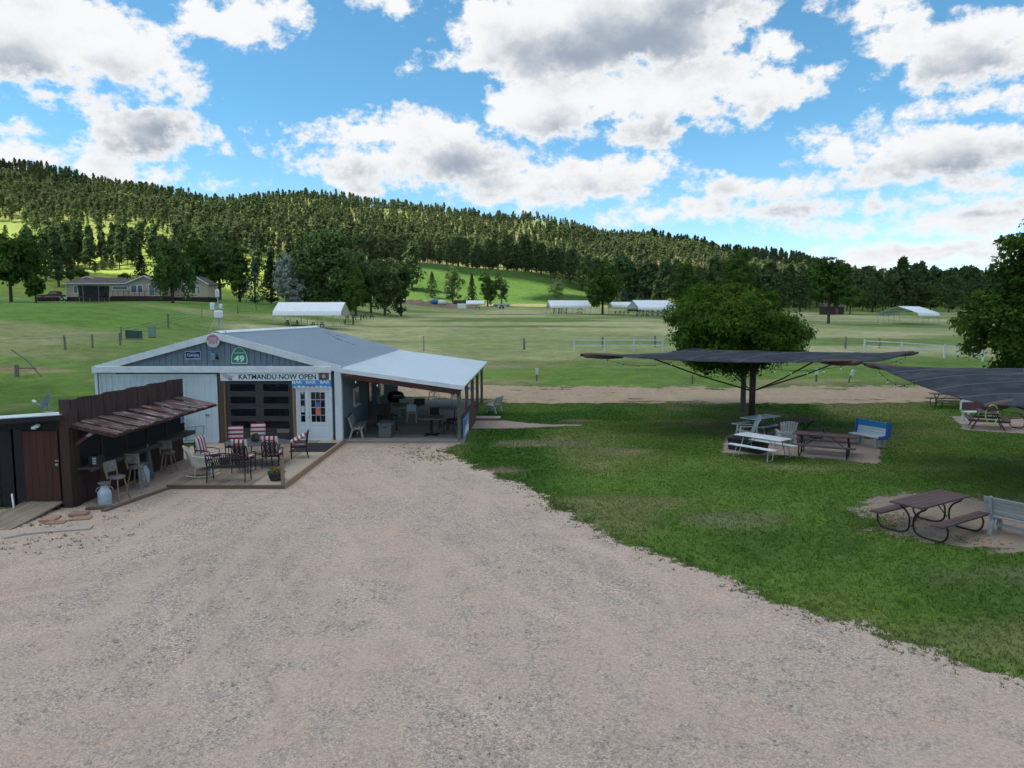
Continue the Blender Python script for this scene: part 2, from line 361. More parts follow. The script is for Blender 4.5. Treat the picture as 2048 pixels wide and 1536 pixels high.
# ================================================================ THE SETTING: ground, yard, track
def vnoise(x, y, s, seed=0):
    """smooth value noise for colour zones"""
    r = np.random.default_rng(seed); g = r.random((64, 64)); x = np.asarray(x)/s; y = np.asarray(y)/s
    i = np.floor(x).astype(int); j = np.floor(y).astype(int); fx = x-i; fy = y-j
    fx = fx*fx*(3-2*fx); fy = fy*fy*(3-2*fy); G = lambda a, b: g[a % 64, b % 64]
    return (G(i, j)*(1-fx)+G(i+1, j)*fx)*(1-fy)+(G(i, j+1)*(1-fx)+G(i+1, j+1)*fx)*fy
def lerp(a, b, t): return a*(1-t[..., None])+np.asarray(b)*t[..., None]
def ground_col(x, y):
    n1 = vnoise(x, y, 9, 1); n2 = vnoise(x, y, 3, 2); n3 = vnoise(x, y*.35, 14, 3); n4 = vnoise(x, y, 40, 4); n5 = vnoise(x, y, 1.3, 8)
    c = np.zeros(x.shape+(3,))+np.array((.074, .140, .024))
    c = lerp(c, (.115, .190, .032), np.clip(n2*1.3-.25, 0, 1))
    c = lerp(c, (.180, .195, .065), .8*sstep(.56, .80, n1*.55+n2*.45)); c = lerp(c, (.22, .20, .095), .6*sstep(.76, .90, vnoise(x*.7, y, 2.1, 12)))
    c = lerp(c, (.040, .098, .012), sstep(.58, .85, vnoise(x, y, 5, 9)))
    c = lerp(c, (.130, .215, .042), sstep(44, 50, y))
    # mown hay field, pale and streaky
    c = lerp(c, (.27, .24, .12), sstep(.60, .80, vnoise(x*.5, y, 4.5, 13))*sstep(46, 50, y)*.9); c = lerp(c, (.095, .17, .028), sstep(.62, .8, vnoise(x*.45, y, 6, 14))*sstep(46, 50, y))
    f = sstep(56, 72, y+8*(n1-.5)+5*n3)*sstep(-44, -34, x+2*n2)*sstep(300, 240, y)
    hay = lerp(np.zeros_like(c)+np.array((.40, .385, .20)), (.27, .30, .125), sstep(.48, .70, n3))
    hay = lerp(hay, (.150, .215, .060), sstep(.60, .78, vnoise(x*.25, y, 10, 6)))
    c = lerp(c, hay, f)
    # unmown paddock on the left
    l = sstep(-34, -42, x+2*n2)*sstep(52, 60, y)*sstep(290, 230, y)
    pad = lerp(np.zeros_like(c)+np.array((.125, .220, .042)), (.25, .265, .11), sstep(.5, .75, vnoise(x*.4, y, 8, 7)))
    c = lerp(c, pad, l)
    # hill: open meadow and forest floor
    h = sstep(215, 260, y)*sstep(-70, -120, x)
    c = lerp(c, (.205, .265, .052), h)
    h2 = np.maximum(sstep(380, 430, y), h*sstep(330, 480, y))
    flo = lerp(np.zeros_like(c)+np.array((.165, .195, .062)), (.16, .135, .07), sstep(.45, .7, n4))
    c = lerp(c, flo, h2*(1-.6*sstep(-120, -200, x)))
    kn = sstep(262, 300, y)*sstep(430, 400, y)*sstep(-95, -75, x)*sstep(90, 60, x)
    c = lerp(c, (.062, .120, .022), kn)  # knoll's shade put into its colour: a darkened green
    road = np.exp(-((y-287-3*np.sin(x*.03))/3.2)**2)*sstep(-70, -55, x)*sstep(110, 80, x)
    c = lerp(c, (.26, .19, .12), np.clip(road, 0, 1))
    # bare and dry places of the lawn and the bank
    for px, py, ra, rb, cc in ((3.6, 25.9, 1.5, .55, (.22, .17, .10)), (1.2, 27.5, 2.2, .9, (.17, .17, .09)), (3.4, 33.6, 1.0, .4, (.2, .16, .10)), (8.0, 33.4, 1.3, .5, (.19, .15, .09)),
                               (-37, 52.5, 5.5, 1.6, (.27, .21, .11)), (-.6, 22.7, 1.2, .5, (.2, .16, .1)), (13.5, 19, 2.5, 1.0, (.135, .16, .06)), (-29, 61, 7, 1.2, (.26, .23, .11)), (5.5, 17.2, 1.6, .8, (.15, .17, .07)), (10, 13.3, 2.0, .7, (.14, .17, .07)),
                               (-8, 55.5, 6, 1.1, (.24, .2, .1)), (-1, 58, 5, 1.2, (.25, .21, .12))):
        d = ((x-px)/ra)**2+((y-py)/rb)**2
        c = lerp(c, cc, sstep(1.3, .2, d+1.2*(n5-.5)))
    return c
def axis_lines(pieces):
    out = []
    for a, b, s in pieces: out += list(np.arange(a, b, s))
    return np.array(out)
gx = axis_lines([(-6000, -1500, 900), (-1500, -600, 45), (-600, -120, 10), (-120, -44, 2.5), (-44, -16, 1.0), (-16, 30, .5), (30, 60, 1.5), (60, 140, 4), (140, 600, 10), (600, 1500, 45), (1500, 6001, 900)])
gy = axis_lines([(-600, -40, 80), (-40, 4, 4), (4, 44, .5), (44, 50, 1.0), (50, 68, 1.0), (68, 104, 1.5), (104, 130, 2), (130, 186, 3), (186, 460, 4), (460, 860, 7), (860, 1300, 40), (1300, 9001, 700)])
XX, YY = np.meshgrid(gx, gy)
ZZ = terrain(XX, YY); vv = np.c_[XX.ravel(), YY.ravel(), ZZ.ravel()]
w_, h_ = len(gx), len(gy); ii = (np.arange(h_-1)[:, None]*w_+np.arange(w_-1)[None]).ravel()
def grass_ground():
    t = NT('grass_ground'); p = t.pos(); base = t.attr('col')
    a = t.noise(p, .55, 6, .68); f = t.noise(p, 7.0, 5, .75); g = t.noise(t.pos((1, .45, 1)), 26, 3, .7); bb = t.noise(p, .12, 4, .6)
    v = t.math('ADD', t.ramp(a, .3, .7, .70, 1.26, False), t.ramp(f, .25, .75, -.34, .34, False))
    v = t.math('ADD', t.math('ADD', v, t.ramp(g, .25, .75, -.30, .30, False)), t.ramp(bb, .3, .7, -.12, .12, False))
    n = t.n('ShaderNodeVectorMath'); n.operation = 'SCALE'; t.l(base, n.inputs[0]); t.l(v, n.inputs['Scale'])
    c = t.mix(t.ramp(t.noise(p, 1.7, 5, .7), .56, .74, 0., .45), n.outputs[0], (.20, .19, .075))
    return t.done(t.bsdf(c, .95, 0, t.bump(t.math('ADD', f, g), .5, .05), .1))
m_ground = grass_ground()
gm = np_mesh('ground', vv, np.c_[ii, ii+1, ii+1+w_, ii+w_], m_ground, True, {'col': ground_col(XX.ravel(), YY.ravel())})
tag(link('ground', gm), kind='structure')

def poly_sd(px, py, poly):
    """signed distance, positive inside"""
    P = np.asarray(poly, float); Q = np.roll(P, -1, 0); d = np.full(px.shape, 1e9); ins = np.zeros(px.shape, bool)
    for (ax, ay), (bx, by) in zip(P, Q):
        ex, ey = bx-ax, by-ay; t = np.clip(((px-ax)*ex+(py-ay)*ey)/(ex*ex+ey*ey+1e-9), 0, 1)
        d = np.minimum(d, np.hypot(px-ax-t*ex, py-ay-t*ey))
        cr = ((ay > py) != (by > py)) & (px < (bx-ax)*(py-ay)/(by-ay+1e-12)+ax); ins ^= cr
    return np.where(ins, d, -d)
def sheet(name, poly, mat, step, lift, margin=.7, x0=None):
    P = np.asarray(poly); a = P.min(0)-margin; b = P.max(0)+margin
    xs = np.arange(a[0], b[0], step); ys = np.arange(a[1], b[1], step); X, Y = np.meshgrid(xs, ys)
    sd_ = poly_sd(X, Y, poly); Z = terrain(X, Y)+lift; w = len(xs)
    q = (np.arange(len(ys)-1)[:, None]*w+np.arange(w-1)[None]).ravel(); F_ = np.c_[q, q+1, q+1+w, q+w]
    F_ = F_[(sd_.ravel()[F_] > -margin).any(1)]
    u, inv = np.unique(F_, return_inverse=True)
    V = np.c_[X.ravel(), Y.ravel(), Z.ravel()][u]
    me = np_mesh(name, V, inv.reshape(F_.shape), mat, True, {'edge': sd_.ravel()[u]})
    return tag(link(name, me), kind='structure')
def dirt(name, a, b, c, peb=38., edge_amp=1.1, speck=1.0, grey=.5, through=0.):
    """packed dirt with gravel; its rim frays into the grass"""
    t = NT(name); p = t.pos()
    big = t.noise(p, .22, 4, .6); mid = t.noise(p, 1.6, 5, .65); fine = t.noise(p, 14, 4, .7)
    tr = t.noise(t.pos((.35, 1.1, 1)), .9, 4, .6)
    ty = t.ramp(t.noise(t.pos((1.0, .09, 1)), 1.5, 4, .55), .50, .64)     # wheel-worn lanes towards the bar
    cc = t.mix(t.ramp(big, .38, .62), a, b); cc = t.mix(t.ramp(mid, .46, .70, 0., .75), cc, c); cc = t.mix(t.ramp(t.noise(t.pos((.6, 1.3, 1)), 3.1, 5, .7), .55, .72, 0., .30), cc, mul(a, .66)); cc = t.mix(t.ramp(tr, .52, .72, 0., .35), cc, mul(a, .72))
    stones = t.voronoi(p, peb); st2 = t.voronoi(p, peb*.45); ds = t.voronoi(p, peb, 'Distance')
    sep = t.n('ShaderNodeSeparateColor'); t.l(stones, sep.inputs[0]); sep2 = t.n('ShaderNodeSeparateColor'); t.l(st2, sep2.inputs[0])
    lane = t.n('ShaderNodeCombineXYZ'); t.l(t.math('MULTIPLY', t.attr('edge', 'Fac'), 1.25), lane.inputs[0]); sp = t.n('ShaderNodeSeparateXYZ'); t.l(p, sp.inputs[0]); t.l(t.math('MULTIPLY', sp.outputs[1], .11), lane.inputs[1])
    ln_ = t.noise(lane.outputs[0], 1.0, 4, .6)                              # wheel lanes that follow the bend of the lawn
    cc = t.mix(t.ramp(ln_, .54, .68, 0., .42), cc, mul(a, .70)); cc = t.mix(t.ramp(ln_, .46, .34, 0., .5), cc, mul(a, 1.14))
    cc = t.mix(t.math('MULTIPLY', ty, .35), cc, mul(a, 1.12))
    gr = t.math('MULTIPLY', t.ramp(t.math('ADD', t.math('MULTIPLY', big, .6), t.math('MULTIPLY', mid, .4)), .38, .62, .25, 1.), t.math('SUBTRACT', 1.0, t.math('MULTIPLY', ty, .6)))
    v = t.math('ADD', 1.0, t.math('MULTIPLY', t.math('MULTIPLY', t.math('SUBTRACT', sep.outputs[0], .5), .95*speck), gr))
    v = t.math('ADD', v, t.math('MULTIPLY', t.math('SUBTRACT', fine, .5), .7*speck))
    v = t.math('SUBTRACT', v, t.math('MULTIPLY', t.ramp(sep2.outputs[1], .9, .97, 0., .45*speck), gr))
    n = t.n('ShaderNodeVectorMath'); n.operation = 'SCALE'; t.l(cc, n.inputs[0]); t.l(v, n.inputs['Scale'])
    colr = t.mix(t.math('MULTIPLY', t.ramp(sep.outputs[2], .55, .9), grey), n.outputs[0], (.30, .31, .31))
    hb = t.math('ADD', t.math('MULTIPLY', ds, -1.2), t.math('MULTIPLY', fine, .8))
    sh = t.bsdf(colr, .95, 0, t.bump(hb, .55, .012), .15)
    e = t.attr('edge', 'Fac'); nz = t.noise(p, 1.1, 6, .72)
    e = t.math('ADD', e, t.math('MULTIPLY', t.math('SUBTRACT', nz, .5), edge_amp*2))
    if through: e = t.math('SUBTRACT', e, t.ramp(t.noise(t.pos((.45, 1, 1)), .75, 5, .65), .5, .7, 0., through))
    al = t.ramp(e, -.06, .10)
    tp = t.n('ShaderNodeBsdfTransparent'); mx = t.n('ShaderNodeMixShader'); t.l(al, mx.inputs[0]); t.l(tp.outputs[0], mx.inputs[1]); t.l(sh, mx.inputs[2])
    return t.done(mx.outputs[0])
YARD_EDGE = [(-2.2, 27.3), (-2.5, 26.2), (-1.45, 23.6), (-.5, 22.1), (.5, 20.4), (1.35, 17.75), (2.3, 15.7), (3.7, 13.75), (4.7, 12.05), (5.5, 11.2), (6.2, 10.25), (7.05, 9.35), (9.5, 6.5), (14, 2), (20, -6)]
YARD = YARD_EDGE+[(20, -24), (-30, -24), (-30, 17.2), (-13.4, 18.0), (-12.4, 18.6), (-12.2, 29), (-2.6, 29)]
m_yard = dirt('yard_gravel', (.545, .402, .322), (.485, .375, .305), (.405, .342, .292), 42., 1.0, .95, .28)
sheet('gravel_yard', YARD, m_yard, .3, .006)
TRACK = [(-9, 49.5), (-3, 48.6), (2, 47.4), (8, 47.6), (14, 47.2), (20, 47.6), (25, 47.8), (30, 47.0), (31, 42.6), (26, 41.0), (20, 40.0), (12, 39.9), (6, 40.4), (2, 40.0), (-1.5, 40.6), (-5, 42.5), (-9, 44)]
m_track = dirt('track_dirt', (.44, .315, .215), (.40, .30, .20), (.30, .265, .14), 22., 2.4, .7, .15, 2.6)
sheet('dirt_track', TRACK, m_track, .4, .035, 1.6)
m_pad = dirt('pad_gravel', (.37, .28, .235), (.32, .25, .215), (.34, .28, .235), 36., .5, .7, .3)
PAD1 = [(7.6, 25.6), (9.0, 29.6), (12.5, 31.0), (14.9, 28.2), (12.4, 23.5), (10.2, 24.9), (8.6, 25.3)]
sheet('umbrella_pad', PAD1, m_pad, .2, .008)
m_pad2 = dirt('pad_dirt', (.29, .215, .17), (.25, .20, .15), (.22, .2, .12), 36., 1.1, .7, .2, 1.1)
PAD2 = [(8.1, 16.2), (9.0, 18.4), (10.5, 19.6), (12.6, 19.4), (13.8, 16.0), (12.2, 14.3), (10.2, 14.6)]
sheet('table_pad', PAD2, m_pad2, .2, .008)
PAD3 = [(21.9, 35.2), (19.8, 30.8), (21.8, 29.7), (27, 28.8), (28, 34)]
sheet('far_pad', PAD3, m_pad, .3, .008)
SPUR = [(-1.9, 33.6), (-.6, 33.8), (1.2, 32.6), (3.6, 32.2), (.8, 31.4), (-1.9, 31.0)]
sheet('gravel_spur', SPUR, m_pad, .2, .008)
# ---------------------------------------------------------------- grass blades, weeds, loose stones (nobody could count these)
m_blade = foliage('grass_blade', (.085, .145, .022), (.235, .310, .075), .35, .3)
def in_lawn(x, y):
    d = poly_sd(x, y, YARD)
    for P in (TRACK, PAD1, PAD2, PAD3, SPUR): d = np.maximum(d, poly_sd(x, y, P)-.0)
    bld = (x < -1.5) & (y > 27.2)
    return (d < .05) & ~bld
def tufts(x, y, hgt, wid, nb):
    n = len(x)*nb; X = np.repeat(x, nb)+rng.normal(0, .03, n)*np.repeat(hgt/.06, nb); Y = np.repeat(y, nb)+rng.normal(0, .03, n)*np.repeat(hgt/.06, nb)
    H = np.repeat(hgt, nb)*rng.uniform(.55, 1.2, n); W = np.repeat(wid, nb); a = rng.uniform(0, 2*PI, n); Z = terrain(X, Y)
    lx = rng.normal(0, .5, n)*H; ly = rng.normal(0, .5, n)*H; dx = np.cos(a)*W/2; dy = np.sin(a)*W/2
    V = np.empty((n, 3, 3)); V[:, 0] = np.c_[X-dx, Y-dy, Z]; V[:, 1] = np.c_[X+dx, Y+dy, Z]; V[:, 2] = np.c_[X+lx, Y+ly, Z+H]
    return V.reshape(-1, 3), np.arange(n*3).reshape(-1, 3)
def pick(n, x0, x1, y0, y1, ok):
    x = rng.uniform(x0, x1, n); y = y0+(y1-y0)*rng.random(n)**1.25; k = ok(x, y) & (np.abs(x) < .78*y+1.5); return x[k], y[k]
gx_, gy_ = pick(150000, -3, 26, 8, 41, in_lawn)
V, F_ = tufts(gx_, gy_, np.full(len(gx_), .05), np.full(len(gx_), .017), 3)
def blade_mat():
    t = NT('lawn_blade'); r = t.n('ShaderNodeNewGeometry').outputs['Random Per Island']; n = t.n('ShaderNodeVectorMath'); n.operation = 'SCALE'
    t.l(t.attr('col'), n.inputs[0]); t.l(t.ramp(r, 0, 1, .62, 1.65, False), n.inputs['Scale'])
    d = t.n('ShaderNodeBsdfDiffuse'); t.l(n.outputs[0], d.inputs[0]); tr = t.n('ShaderNodeBsdfTranslucent'); t.l(n.outputs[0], tr.inputs[0])
    m = t.n('ShaderNodeMixShader'); m.inputs[0].default_value = .3; t.l(d.outputs[0], m.inputs[1]); t.l(tr.outputs[0], m.inputs[2]); return t.done(m.outputs[0])
tag(link('lawn_grass', np_mesh('lawn_grass', V, F_, blade_mat(), False, {'col': ground_col(V[:, 0], V[:, 1])})), 'short mown green grass of the lawn beside the gravel yard', 'grass', kind='stuff')
ex, ey = [], []
for (ax, ay), (bx, by) in zip(YARD_EDGE[1:-2], YARD_EDGE[2:-1]):
    L = math.hypot(bx-ax, by-ay); n = int(L*42); t_ = rng.random(n)
    off = rng.normal(0, .22, n)-.02; nx, ny = -(by-ay)/L, (bx-ax)/L
    keep = vnoise(ax+(bx-ax)*t_, ay+(by-ay)*t_, .7, 21) > .35
    ex += list((ax+(bx-ax)*t_-nx*off*-1)[keep]); ey += list((ay+(by-ay)*t_-ny*off*-1)[keep])
for cx_, cy_, n, s in ((-10.2, 15.6, 16, .35), (-9.4, 15.0, 14, .35), (-10.9, 14.9, 14, .3), (-9.0, 15.6, 10, .4), (-3.4, 25.6, 50, .5), (-2.7, 24.6, 90, .5), (-9.9, 17.2, 8, .3), (-11.3, 16.6, 30, .4), (1.2, 18.1, 90, .2), (-2.2, 26.3, 60, .4), (8.5, 16.4, 260, .45), (9.0, 17.3, 180, .4), (12.9, 14.9, 150, .5), (10.2, 15.3, 60, .5), (-3.7, 26.6, 30, .5)):
    ex += list(rng.normal(cx_, s, n)); ey += list(rng.normal(cy_, s*.8, n))
ex = np.array(ex); ey = np.array(ey)
m_weed = foliage('weed_leaf', (.08, .14, .03), (.22, .29, .09), .8, .3)
V, F_ = tufts(ex, ey, rng.uniform(.025, .07, len(ex)), np.full(len(ex), .022), 7)
tag(link('edge_weeds', np_mesh('edge_weeds', V, F_, m_weed)), 'low green weeds fraying the edge of the gravel yard', 'weeds', kind='stuff')
def stones(n):
    y = 7.2+rng.random(n)**1.6*11; x = rng.uniform(-1, 1, n)*(.76*y+.6)
    k = (poly_sd(x, y, YARD) > .1) & (vnoise(x, y, 1.7, 41)*.6+vnoise(x, y, .6, 42)*.4 > .36); x = x[k]; y = y[k]; n = len(x)
    s = .0045+.0085*rng.random(n)**2.2
    b = np.array(((1, 0, 0), (0, 1, 0), (-1, 0, 0), (0, -1, 0), (0, 0, 1)))
    a = rng.uniform(0, 2*PI, n); ca, sa = np.cos(a), np.sin(a)
    j = 1+rng.normal(0, .22, (n, 5, 3)); q = b[None]*j*s[:, None, None]; q[:, :, 1] *= .75; q[:, :, 2] *= .55
    X = q[:, :, 0]*ca[:, None]-q[:, :, 1]*sa[:, None]+x[:, None]; Y = q[:, :, 0]*sa[:, None]+q[:, :, 1]*ca[:, None]+y[:, None]
    V = np.stack((X, Y, q[:, :, 2]+.0065), 2).reshape(-1, 3)
    f = np.array(((0, 1, 4), (1, 2, 4), (2, 3, 4), (3, 0, 4))); return V, (np.arange(n)[:, None, None]*5+f[None]).reshape(-1, 3)
V, F_ = stones(70000)
def stone_mat():
    t = NT('loose_stone'); r = t.n('ShaderNodeNewGeometry').outputs['Random Per Island']
    c = t.mix(t.ramp(r, 0, 1, 0, 1, False), (.13, .12, .125), (.47, .43, .38)); c = t.mix(t.ramp(t.math('FRACT', t.math('MULTIPLY', r, 13.)), .55, .9), c, (.36, .25, .19))
    return t.done(t.bsdf(c, .85))
tag(link('loose_gravel', np_mesh('loose_gravel', V, F_, stone_mat())), 'loose crushed stones scattered over the gravel yard', 'gravel', kind='stuff')
# ================================================================ materials of the yard
m_white = paint('white_metal', (.70, .74, .77), .45, .05, (1.5, 1.5, .5), .03, .05, dirt=(.42, .40, .36), dirt_amt=.3)
m_trim = paint('white_trim', (.76, .79, .81), .45, .05, (2, 2, 2), .03, .05, dirt=(.45, .43, .40), dirt_amt=.3)
m_slide = paint('pale_siding', (.64, .69, .73), .5, .06, (.8, .8, .25), .03, .05, dirt=(.42, .40, .37), dirt_amt=.4)
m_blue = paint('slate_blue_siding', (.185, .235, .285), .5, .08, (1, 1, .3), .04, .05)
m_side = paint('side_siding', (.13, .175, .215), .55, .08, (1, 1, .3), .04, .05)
m_roofb = paint('grey_blue_roof', (.355, .415, .465), .42, .07, (.5, .12, .5), .04, .04, dirt=(.40, .44, .47), dirt_amt=.3)
m_roofw = paint('white_roof', (.70, .745, .78), .42, .05, (.5, .12, .5), .03, .04, dirt=(.55, .57, .58), dirt_amt=.3)
m_dgrey = paint('garage_door_brown', (.060, .055, .054), .55, .06, (2, 2, 2), .04, .05)
m_black = paint('black_metal', (.018, .018, .02), .5, .1, (5, 5, 5), .05, .05)
m_pane = glass('dark_pane')
m_jamb = wood('tan_jamb', (.27, .175, .10), None, 0, 'z')
m_jambd = wood('brown_jamb', (.13, .075, .05), None, 0, 'z')
m_door = paint('door_white', (.74, .76, .78), .4, .03, (3, 3, 3), .02, .03)
m_brown = wood('dark_brown_board', (.050, .025, .019), (.075, .045, .04), .4, 'z')
m_awn = paint('awning_board', (.100, .048, .041), .8, .18, (1.1, 6, 6), .30, .35, dirt=(.42, .34, .32), dirt_amt=.85, dlo=.70, dhi=.84)
m_par = wood('parapet_board', (.060, .030, .026), (.10, .065, .06), .5, 'z', objvar=.15)
m_sdoor = wood('red_brown_door', (.070, .026, .019), None, 0, 'z', objvar=.1)
m_swall = paint('shack_wall', (.016, .015, .017), .75, .1, (2, 2, .6), .05, .15)
m_counter = wood('counter_board', (.055, .042, .038), (.10, .085, .08), .5, 'y')
m_deck = wood('deck_plank', (.250, .195, .145), (.34, .29, .235), .5, 'y')
m_deckx = wood('porch_plank', (.30, .255, .215), (.40, .36, .32), .5, 'x')
m_ply = paint('plywood', (.42, .35, .27), .8, .08, (1, 1, 1), .04, .1)
m_skirt = wood('deck_fascia', (.185, .125, .085), (.10, .075, .06), .5, 'x')
m_post = wood('old_post', (.135, .125, .105), (.20, .18, .15), .5, 'z')
m_beam = wood('red_beam', (.125, .048, .036), (.07, .035, .03), .4, 'x')
m_rail = wood('red_rail', (.100, .038, .030), (.06, .03, .025), .4, 'y')
m_mat = paint('rubber', (.022, .022, .024), .9, .1, (4, 4, 4), 0, .3)
m_cord = paint('black_cable', (.012, .012, .013), .6)
m_lwhite = paint('letter_white', (.82, .82, .80), .6, .03)
m_lnavy = paint('letter_navy', (.020, .028, .065), .6, .03)
m_galv = paint('galvanised', (.36, .38, .40), .4, .1, (4, 4, 4), .05, .05, metal=.6)
m_wplastic = paint('white_plastic', (.72, .74, .74), .4, .04, (3, 3, 3), .03, .04)
m_conc = paint('concrete', (.33, .315, .295), .9, .12, (4, 4, 4), .05, .3)
# ================================================================ THE BAR BUILDING
FX0, FX1, FY0, FY1 = -16.22, -6.72, 27.7, 41.5; RIDX = -11.47; EAVE, RIDGE = 2.98, 4.27
bar = thing('bar_building', 'white and slate blue metal bar building with low gable roof and open side porch', 'building', (RIDX, FY0, 0))
ox = RIDX
def L(x, y=FY0, z=0.): return (x-ox, y-FY0, z)
def ribbed(name, x0, x1, z0, z1, y, mat, parent, pitch=.23, out=.018, top=None, axis='x'):
    """vertical ribbed metal siding; top(x) may cut it to a gable"""
    b = MB(); n = max(2, int(round((x1-x0)/pitch))); w = (x1-x0)/n; prof = []
    for i in range(n):
        a = x0+i*w; prof += [(a, 0), (a+w*.76, 0), (a+w*.84, out), (a+w*.94, out)]
    prof.append((x1, 0)); vs = []; fs = []
    for q, o in prof:
        zt = top(q) if top else z1
        if axis == 'x': vs += [(q, y-o, z0), (q, y-o, max(zt, z0+.002))]
        else: vs += [(y+o, q, z0), (y+o, q, max(zt, z0+.002))]
    for i in range(len(prof)-1): fs.append((2*i, 2*i+2, 2*i+3, 2*i+1))
    b.add(vs, fs); return b.build(name, mat, parent)
# solid core of the walls, set a little behind the siding
core = MB(); hw = FX1-FX0
core.prism([(FX0+.06-ox, 0), (FX1-.06-ox, 0), (FX1-.06-ox, EAVE-.1), (0, RIDGE-.1), (FX0+.06-ox, EAVE-.1)], 'y', .06, FY1-FY0-.05)
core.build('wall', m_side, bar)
slope = (RIDGE-EAVE)/(FX1-RIDX)
gt = lambda x: RIDGE-.14-abs(x)*slope
ribbed('gable_siding', FX0+.35-ox, FX1-.3-ox, 3.0, 0, .03, m_blue, bar, .235, .045, gt)
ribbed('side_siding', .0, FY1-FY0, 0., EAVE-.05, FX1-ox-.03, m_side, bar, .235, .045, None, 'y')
ribbed('left_siding', FX0-ox, FX0+.7-ox, 0, 2.8, .02, m_slide, bar)
# sliding barn door on the left half
sd_ = ribbed('sliding_door', FX0+.12-ox, -11.55-ox, .04, 2.70, -.055, m_slide, bar, .235, .034)
fr = MB()
for a in (FX0+.12-ox, -11.55-ox): fr.box((a, -.07, 1.37), (.05, .05, 2.66))
fr.box(((FX0-11.43)/2-ox, -.07, .05), (4.6, .05, .06)); fr.box(((FX0-11.43)/2-ox, -.07, 2.70), (4.6, .05, .05))
fr.build('door_edge', m_white, sd_); box('handle', (-11.95-ox, -.09, 1.12), (.16, .03, .035), m_black, sd_)
# white cover over the door track
box('track_cover', ((FX0-7.05)/2-ox+.02, -.10, 2.915), (FX0*-1-7.05-.02, .22, .25), m_trim, bar, bevel=.01)
# roof
def roof_grid(xa, za, xb, zb, y0, y1, n, rib=.045):
    rows = []; m = int((y1-y0)/.3)
    ys = []
    for i in range(m):
        a = y0+(y1-y0)*i/m; w = (y1-y0)/m; ys += [(a, 0), (a+w*.86, 0), (a+w*.9, rib), (a+w*.96, rib)]
    ys.append((y1, 0))
    for i in range(n+1):
        t = i/n; rows.append([(xa+(xb-xa)*t, y, za+(zb-za)*t+o) for y, o in ys])
    return rows
ov = .14
xe = FX1-ox+.05; ze = RIDGE+.06-xe*slope
MB().slab(roof_grid(.0, RIDGE+.06, xe, ze, -ov, FY1-FY0+.2, 2), .05).build('roof_panel', m_roofb, bar)
xw = FX0-ox-.12
MB().slab(roof_grid(xw, RIDGE+.06+xw*slope, -.0, RIDGE+.06, -ov, FY1-FY0+.2, 2), .05).build('roof_panel', m_roofb, bar)
b = MB(); b.prism([(-.2, RIDGE+.045), (0, RIDGE+.125), (.2, RIDGE+.045), (.2, RIDGE+.07), (0, RIDGE+.15), (-.2, RIDGE+.07)], 'y', -ov-.02, FY1-FY0+.22); b.build('ridge_cap', m_trim, bar)
for s, xq in ((1, xe), (-1, xw)):
    q = abs(xq); b = MB(); z0 = RIDGE+.085; z1 = z0-q*slope; d = .27
    b.prism([(0, z0), (s*q, z1), (s*q, z1-d), (0, z0-d)], 'y', -ov-.035, -ov+.02); b.build('rake_trim', m_trim, bar)
    b = MB(); b.prism([(0, z0+.012), (s*q, z1+.012), (s*q, z1-.03), (0, z0-.03)], 'y', FY1-FY0+.2, FY1-FY0+.24); b.build('rake_trim', m_trim, bar)
box('corner_post', (FX1-ox-.07, -.05, 1.45), (.26, .2, 2.9), m_white, bar)
box('corner_trim', (FX0-ox-.02, -.03, 1.4), (.1, .14, 2.8), m_white, bar)
# loose cables lying on the roof
for k, (pts) in enumerate(([(1.1, 11.6), (1.7, 11.0), (2.3, 10.4)], [(2.1, 10.0), (2.7, 9.8), (3.3, 9.3), (3.35, 8.9)], [(-.2+1.0, 12.6), (1.5, 12.2), (2.2, 12.0)])):
    MB().tube([(x, y, RIDGE+.09-x*slope) for x, y in pts], .015, 5).build('roof_cable', m_cord, bar)
# opening with garage door and white doors
box('jamb', (-11.40-ox, -.02, 1.37), (.16, .14, 2.75), m_jambd, bar); box('jamb', (-11.27-ox, -.01, 1.22), (.08, .12, 2.44), m_jamb, bar)
box('jamb', (-8.53-ox, -.02, 1.23), (.13, .14, 2.46), m_jamb, bar)
box('header', (-9.2-ox, .0, 2.64), (4.35, .10, .34), m_jambd, bar)
gd = box('garage_door', (-9.9-ox, .035, 1.22), (2.66, .05, 2.44), m_dgrey, bar)
for i in range(5):
    z = -1.22+.488*(i+.5); box('door_section', (0, -.035, z), (2.62, .03, .472), m_dgrey, gd, bevel=.008)
    if i:
        for s in (-.66, .64): box('pane', (s, -.052, z-.005), (.98, .012, .27), m_pane, gd)
box('paper_notice', (.88, -.061, -.78+.04), (.48, .006, .15), paint('dull_paper', (.22, .22, .22)), gd)
ed = box('entry_door', (-7.58-ox, -.005, 1.13), (.90, .06, 2.05), m_door, bar)
sdr = box('side_door', (-8.24-ox, -.005, 1.13), (.38, .06, 2.05), m_door, bar)
fr = MB()
for a, w in ((-8.46, .07), (-8.04, .09), (-7.10, .09)): fr.box((a-ox, -.03, 1.14), (w, .12, 2.12))
fr.box((-7.78-ox, -.031, 2.19), (1.45, .121, .07)); fr.box((-7.78-ox, -.03, .08), (1.45, .14, .05)); fr.build('door_frame', m_trim, bar)
pn = None
for i in range(3):
    for j in range(4):
        c = (-.03+(i-1)*.185, -.034, .74-j*.305)
        if pn is None: pn = box('pane', c, (.165, .01, .28), m_pane, ed)
        else: again(pn, c)
for j in range(4): again(pn, (.03, -.034, .74-j*.305)).parent = sdr
for o_, w in ((ed, .6), (sdr, .2)):
    box('door_panel', (-.03 if w > .3 else .03, -.036, -.68), (w, .014, .36), m_door, o_, bevel=.006); box('door_panel', (-.03 if w > .3 else .03, -.036, -.36), (w, .012, .14), m_door, o_, bevel=.005)
